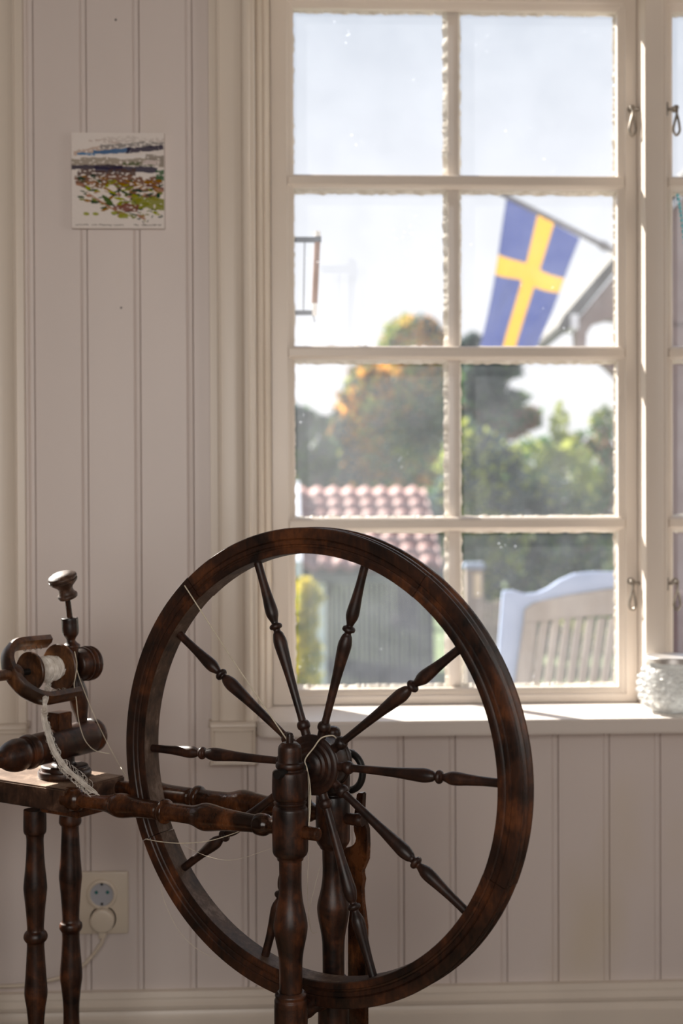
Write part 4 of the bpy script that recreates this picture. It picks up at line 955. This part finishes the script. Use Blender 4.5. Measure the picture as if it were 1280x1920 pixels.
# low brown fence behind it
DFc = 10.0
FENM = noisy('fence_wood', [(.3, (.20, .15, .12)), (.7, (.30, .24, .19))], scale=5, stretch=(3, 3, .3), rough=.85)
f0, f1 = depth(866, 1128, DFc), depth(1010, 1128, DFc)
FE = thing('board_fence', (f0[0], f0[1], -1.6), 'low weathered board fence between lamp post and garden bench', 'fence')
nf = 9
for i in range(nf):
    a = f0[0]+(f1[0]-f0[0])*i/nf; box('fence_board', a+.004, a+(f1[0]-f0[0])/nf-.006, f0[1]+.008*(i % 2), f0[1]+.03, -1.6, f0[2]+.012*math.sin(i*1.7), FENM, FE)
for z_ in (-.9, f0[2]-.2): box('fence_rail', f0[0], f1[0], f0[1]+.038, f0[1]+.075, z_-.05, z_+.05, FENM, FE)

# garden bench: slatted wooden back in a pale arched frame
DB = 4.7
BW = noisy('bench_slat_wood', [(.3, (.30, .255, .215)), (.7, (.44, .39, .34))], scale=14, stretch=(1, 1, .3), rough=.8)
BPALE = noisy('bench_pale_paint', [(.3, (.34, .43, .62)), (.7, (.41, .50, .70))], scale=6, rough=.45)
def bp_(x_, y_, d_=0.0): return depth(x_, y_, DB+d_)
gb = bp_(1040, 1400); gb[2] = -0.42
GBN = thing('garden_bench', gb, 'weathered slatted garden bench back with a pale blue arched frame', 'garden bench')
outer = [(928, 1330), (936, 1200), (943, 1108), (962, 1107), (985, 1114), (1008, 1112), (1028, 1103), (1050, 1088), (1078, 1076), (1115, 1072), (1160, 1073), (1210, 1080), (1210, 1330)]
inner_top = [(1210, 1100), (1140, 1104), (1060, 1118), (1000, 1132), (986, 1142), (980, 1180), (968, 1260), (962, 1330)]
ring = outer[:-1]+inner_top
prism('pale_frame', [bp_(x_, y_, .03) for x_, y_ in ring], d0*.035, BPALE, GBN, bev=.004)
prism('top_rail', [bp_(x_, y_) for x_, y_ in ((984, 1143), (1000, 1131), (1060, 1117), (1140, 1105), (1210, 1101), (1210, 1152), (1140, 1154), (1060, 1160), (982, 1170))], d0*.03, BW, GBN, bev=.003)
prism('back_stile', [bp_(x_, y_) for x_, y_ in ((982, 1168), (1008, 1166), (986, 1340), (958, 1340))], d0*.03, BW, GBN, bev=.003)
for i in range(9):
    xt = 1015+i*21.3; xb_ = xt-24
    prism('slat', [bp_(x_, y_, .008) for x_, y_ in ((xt, 1160), (xt+14.5, 1158), (xb_+14.5, 1340), (xb_, 1340))], d0*.015, BW, GBN, bev=.002)
box('seat', bp_(950, 1400)[0], bp_(1210, 1400)[0], gb[1]+.03, gb[1]+.50, .0, .03, BW, GBN, bev=.004)
for xx_ in (955, 1200):
    for dy in (.05, .47): box('leg', bp_(xx_, 1400)[0]-.025, bp_(xx_, 1400)[0]+.025, gb[1]+dy-.025, gb[1]+dy+.025, -0.42, .0 if dy > .1 else .12, BW, GBN, bev=.003)

# neighbouring porch: sloping eaves and brown gable wall on the right
DH = 7.5
HBR = noisy('porch_wall', [(.3, (.26, .19, .17)), (.7, (.34, .26, .23))], scale=4, stretch=(4, 4, .4), rough=.8)
HGR = noisy('porch_roof', [(.3, (.08, .075, .07)), (.7, (.12, .115, .105))], scale=4, rough=.8)
HWH = noisy('porch_white', [(.3, (.80, .80, .80)), (.7, (.88, .88, .88))], scale=4, rough=.6)
def hp(x_, y_, d_=0.0): return depth(x_, y_, DH+d_)
hb = hp(1230, 700); hb[2] = -1.6
PO = thing('porch', hb, 'brown boarded porch gable with dark sloping eaves to the right of the flag', 'porch')
prism('roof_slope', [hp(1046, 612, -.1), hp(1056, 592, -.1), hp(1150, 482, -.1), hp(1330, 270, -.1), hp(1330, 300, -.1), hp(1150, 512, -.1), hp(1062, 622, -.1)], d0*1.2, HGR, PO, bev=.01)
prism('gable_wall', [hp(1078, 606), hp(1150, 520), hp(1330, 310), hp(1330, 620), hp(1140, 598), hp(1112, 606), hp(1100, 625), hp(1097, 660), hp(1082, 660)], d0*.12, HBR, PO)
box('verge_end', hp(1062, 600)[0], hp(1076, 600)[0], hp(1062, 600)[1]-.12, hp(1062, 600)[1]+.1, hp(1062, 622)[2], hp(1062, 594)[2], HWH, PO, bev=.006)
prism('curved_brace', [hp(x_, y_, .02) for x_, y_ in ((1095, 655), (1120, 672), (1150, 700), (1185, 740), (1210, 790), (1232, 790), (1215, 730), (1190, 695), (1150, 668), (1110, 655))], d0*.10, HBR, PO)
prism('porch_post', [hp(1225, 600), hp(1300, 600), hp(1300, 1500), hp(1225, 1500)], d0*.2, HBR, PO, bev=.01)
ls_ = hp(1262, 1180, -.25); prism('red_panel', [hp(1235, 1112, -.2), hp(1310, 1112, -.2), hp(1310, 1400, -.2), hp(1235, 1400, -.2)], d0*.06, noisy('red_brown_panel', [(.3, (.13, .07, .065)), (.7, (.19, .11, .10))], scale=5, rough=.8), PO)
# turquoise beaded cord in the right-hand leaf
TURQ = noisy('turquoise_bead', [(.3, (.06, .50, .64)), (.7, (.22, .70, .80))], scale=60, rough=.35)
bc = [atY(1270, 366, 0.135), atY(1276, 400, 0.135), atY(1284, 460, 0.135), atY(1296, 520, 0.135), atY(1312, 560, 0.135)]
BC = thing('bead_cord', atY(1270, 366, 0.135), 'turquoise bead cord hanging in the right hand window leaf', 'bead cord')
pth = smooth_path(bc, 12)
tube('cord', bc, .0008, TURQ, BC, seg=6)
bead = None
acc = 0; last = pth[0]
for p in pth:
    if bead is None or np.linalg.norm(p-last) > .0058:
        if bead is None:
            bead = lathe('bead', (0, 0, 0), (0, 0, 1), [(-.0030, .0008), (-.0022, .0022), (0, .0033), (.0022, .0022), (.0030, .0008)], TURQ, None, seg=12); bead.parent = BC; bead.location = Vector([float(q) for q in p])-wloc(BC)
        else: grid_copy(bead, 'bead', BC, Vector([float(q) for q in p])-wloc(BC))
        last = p
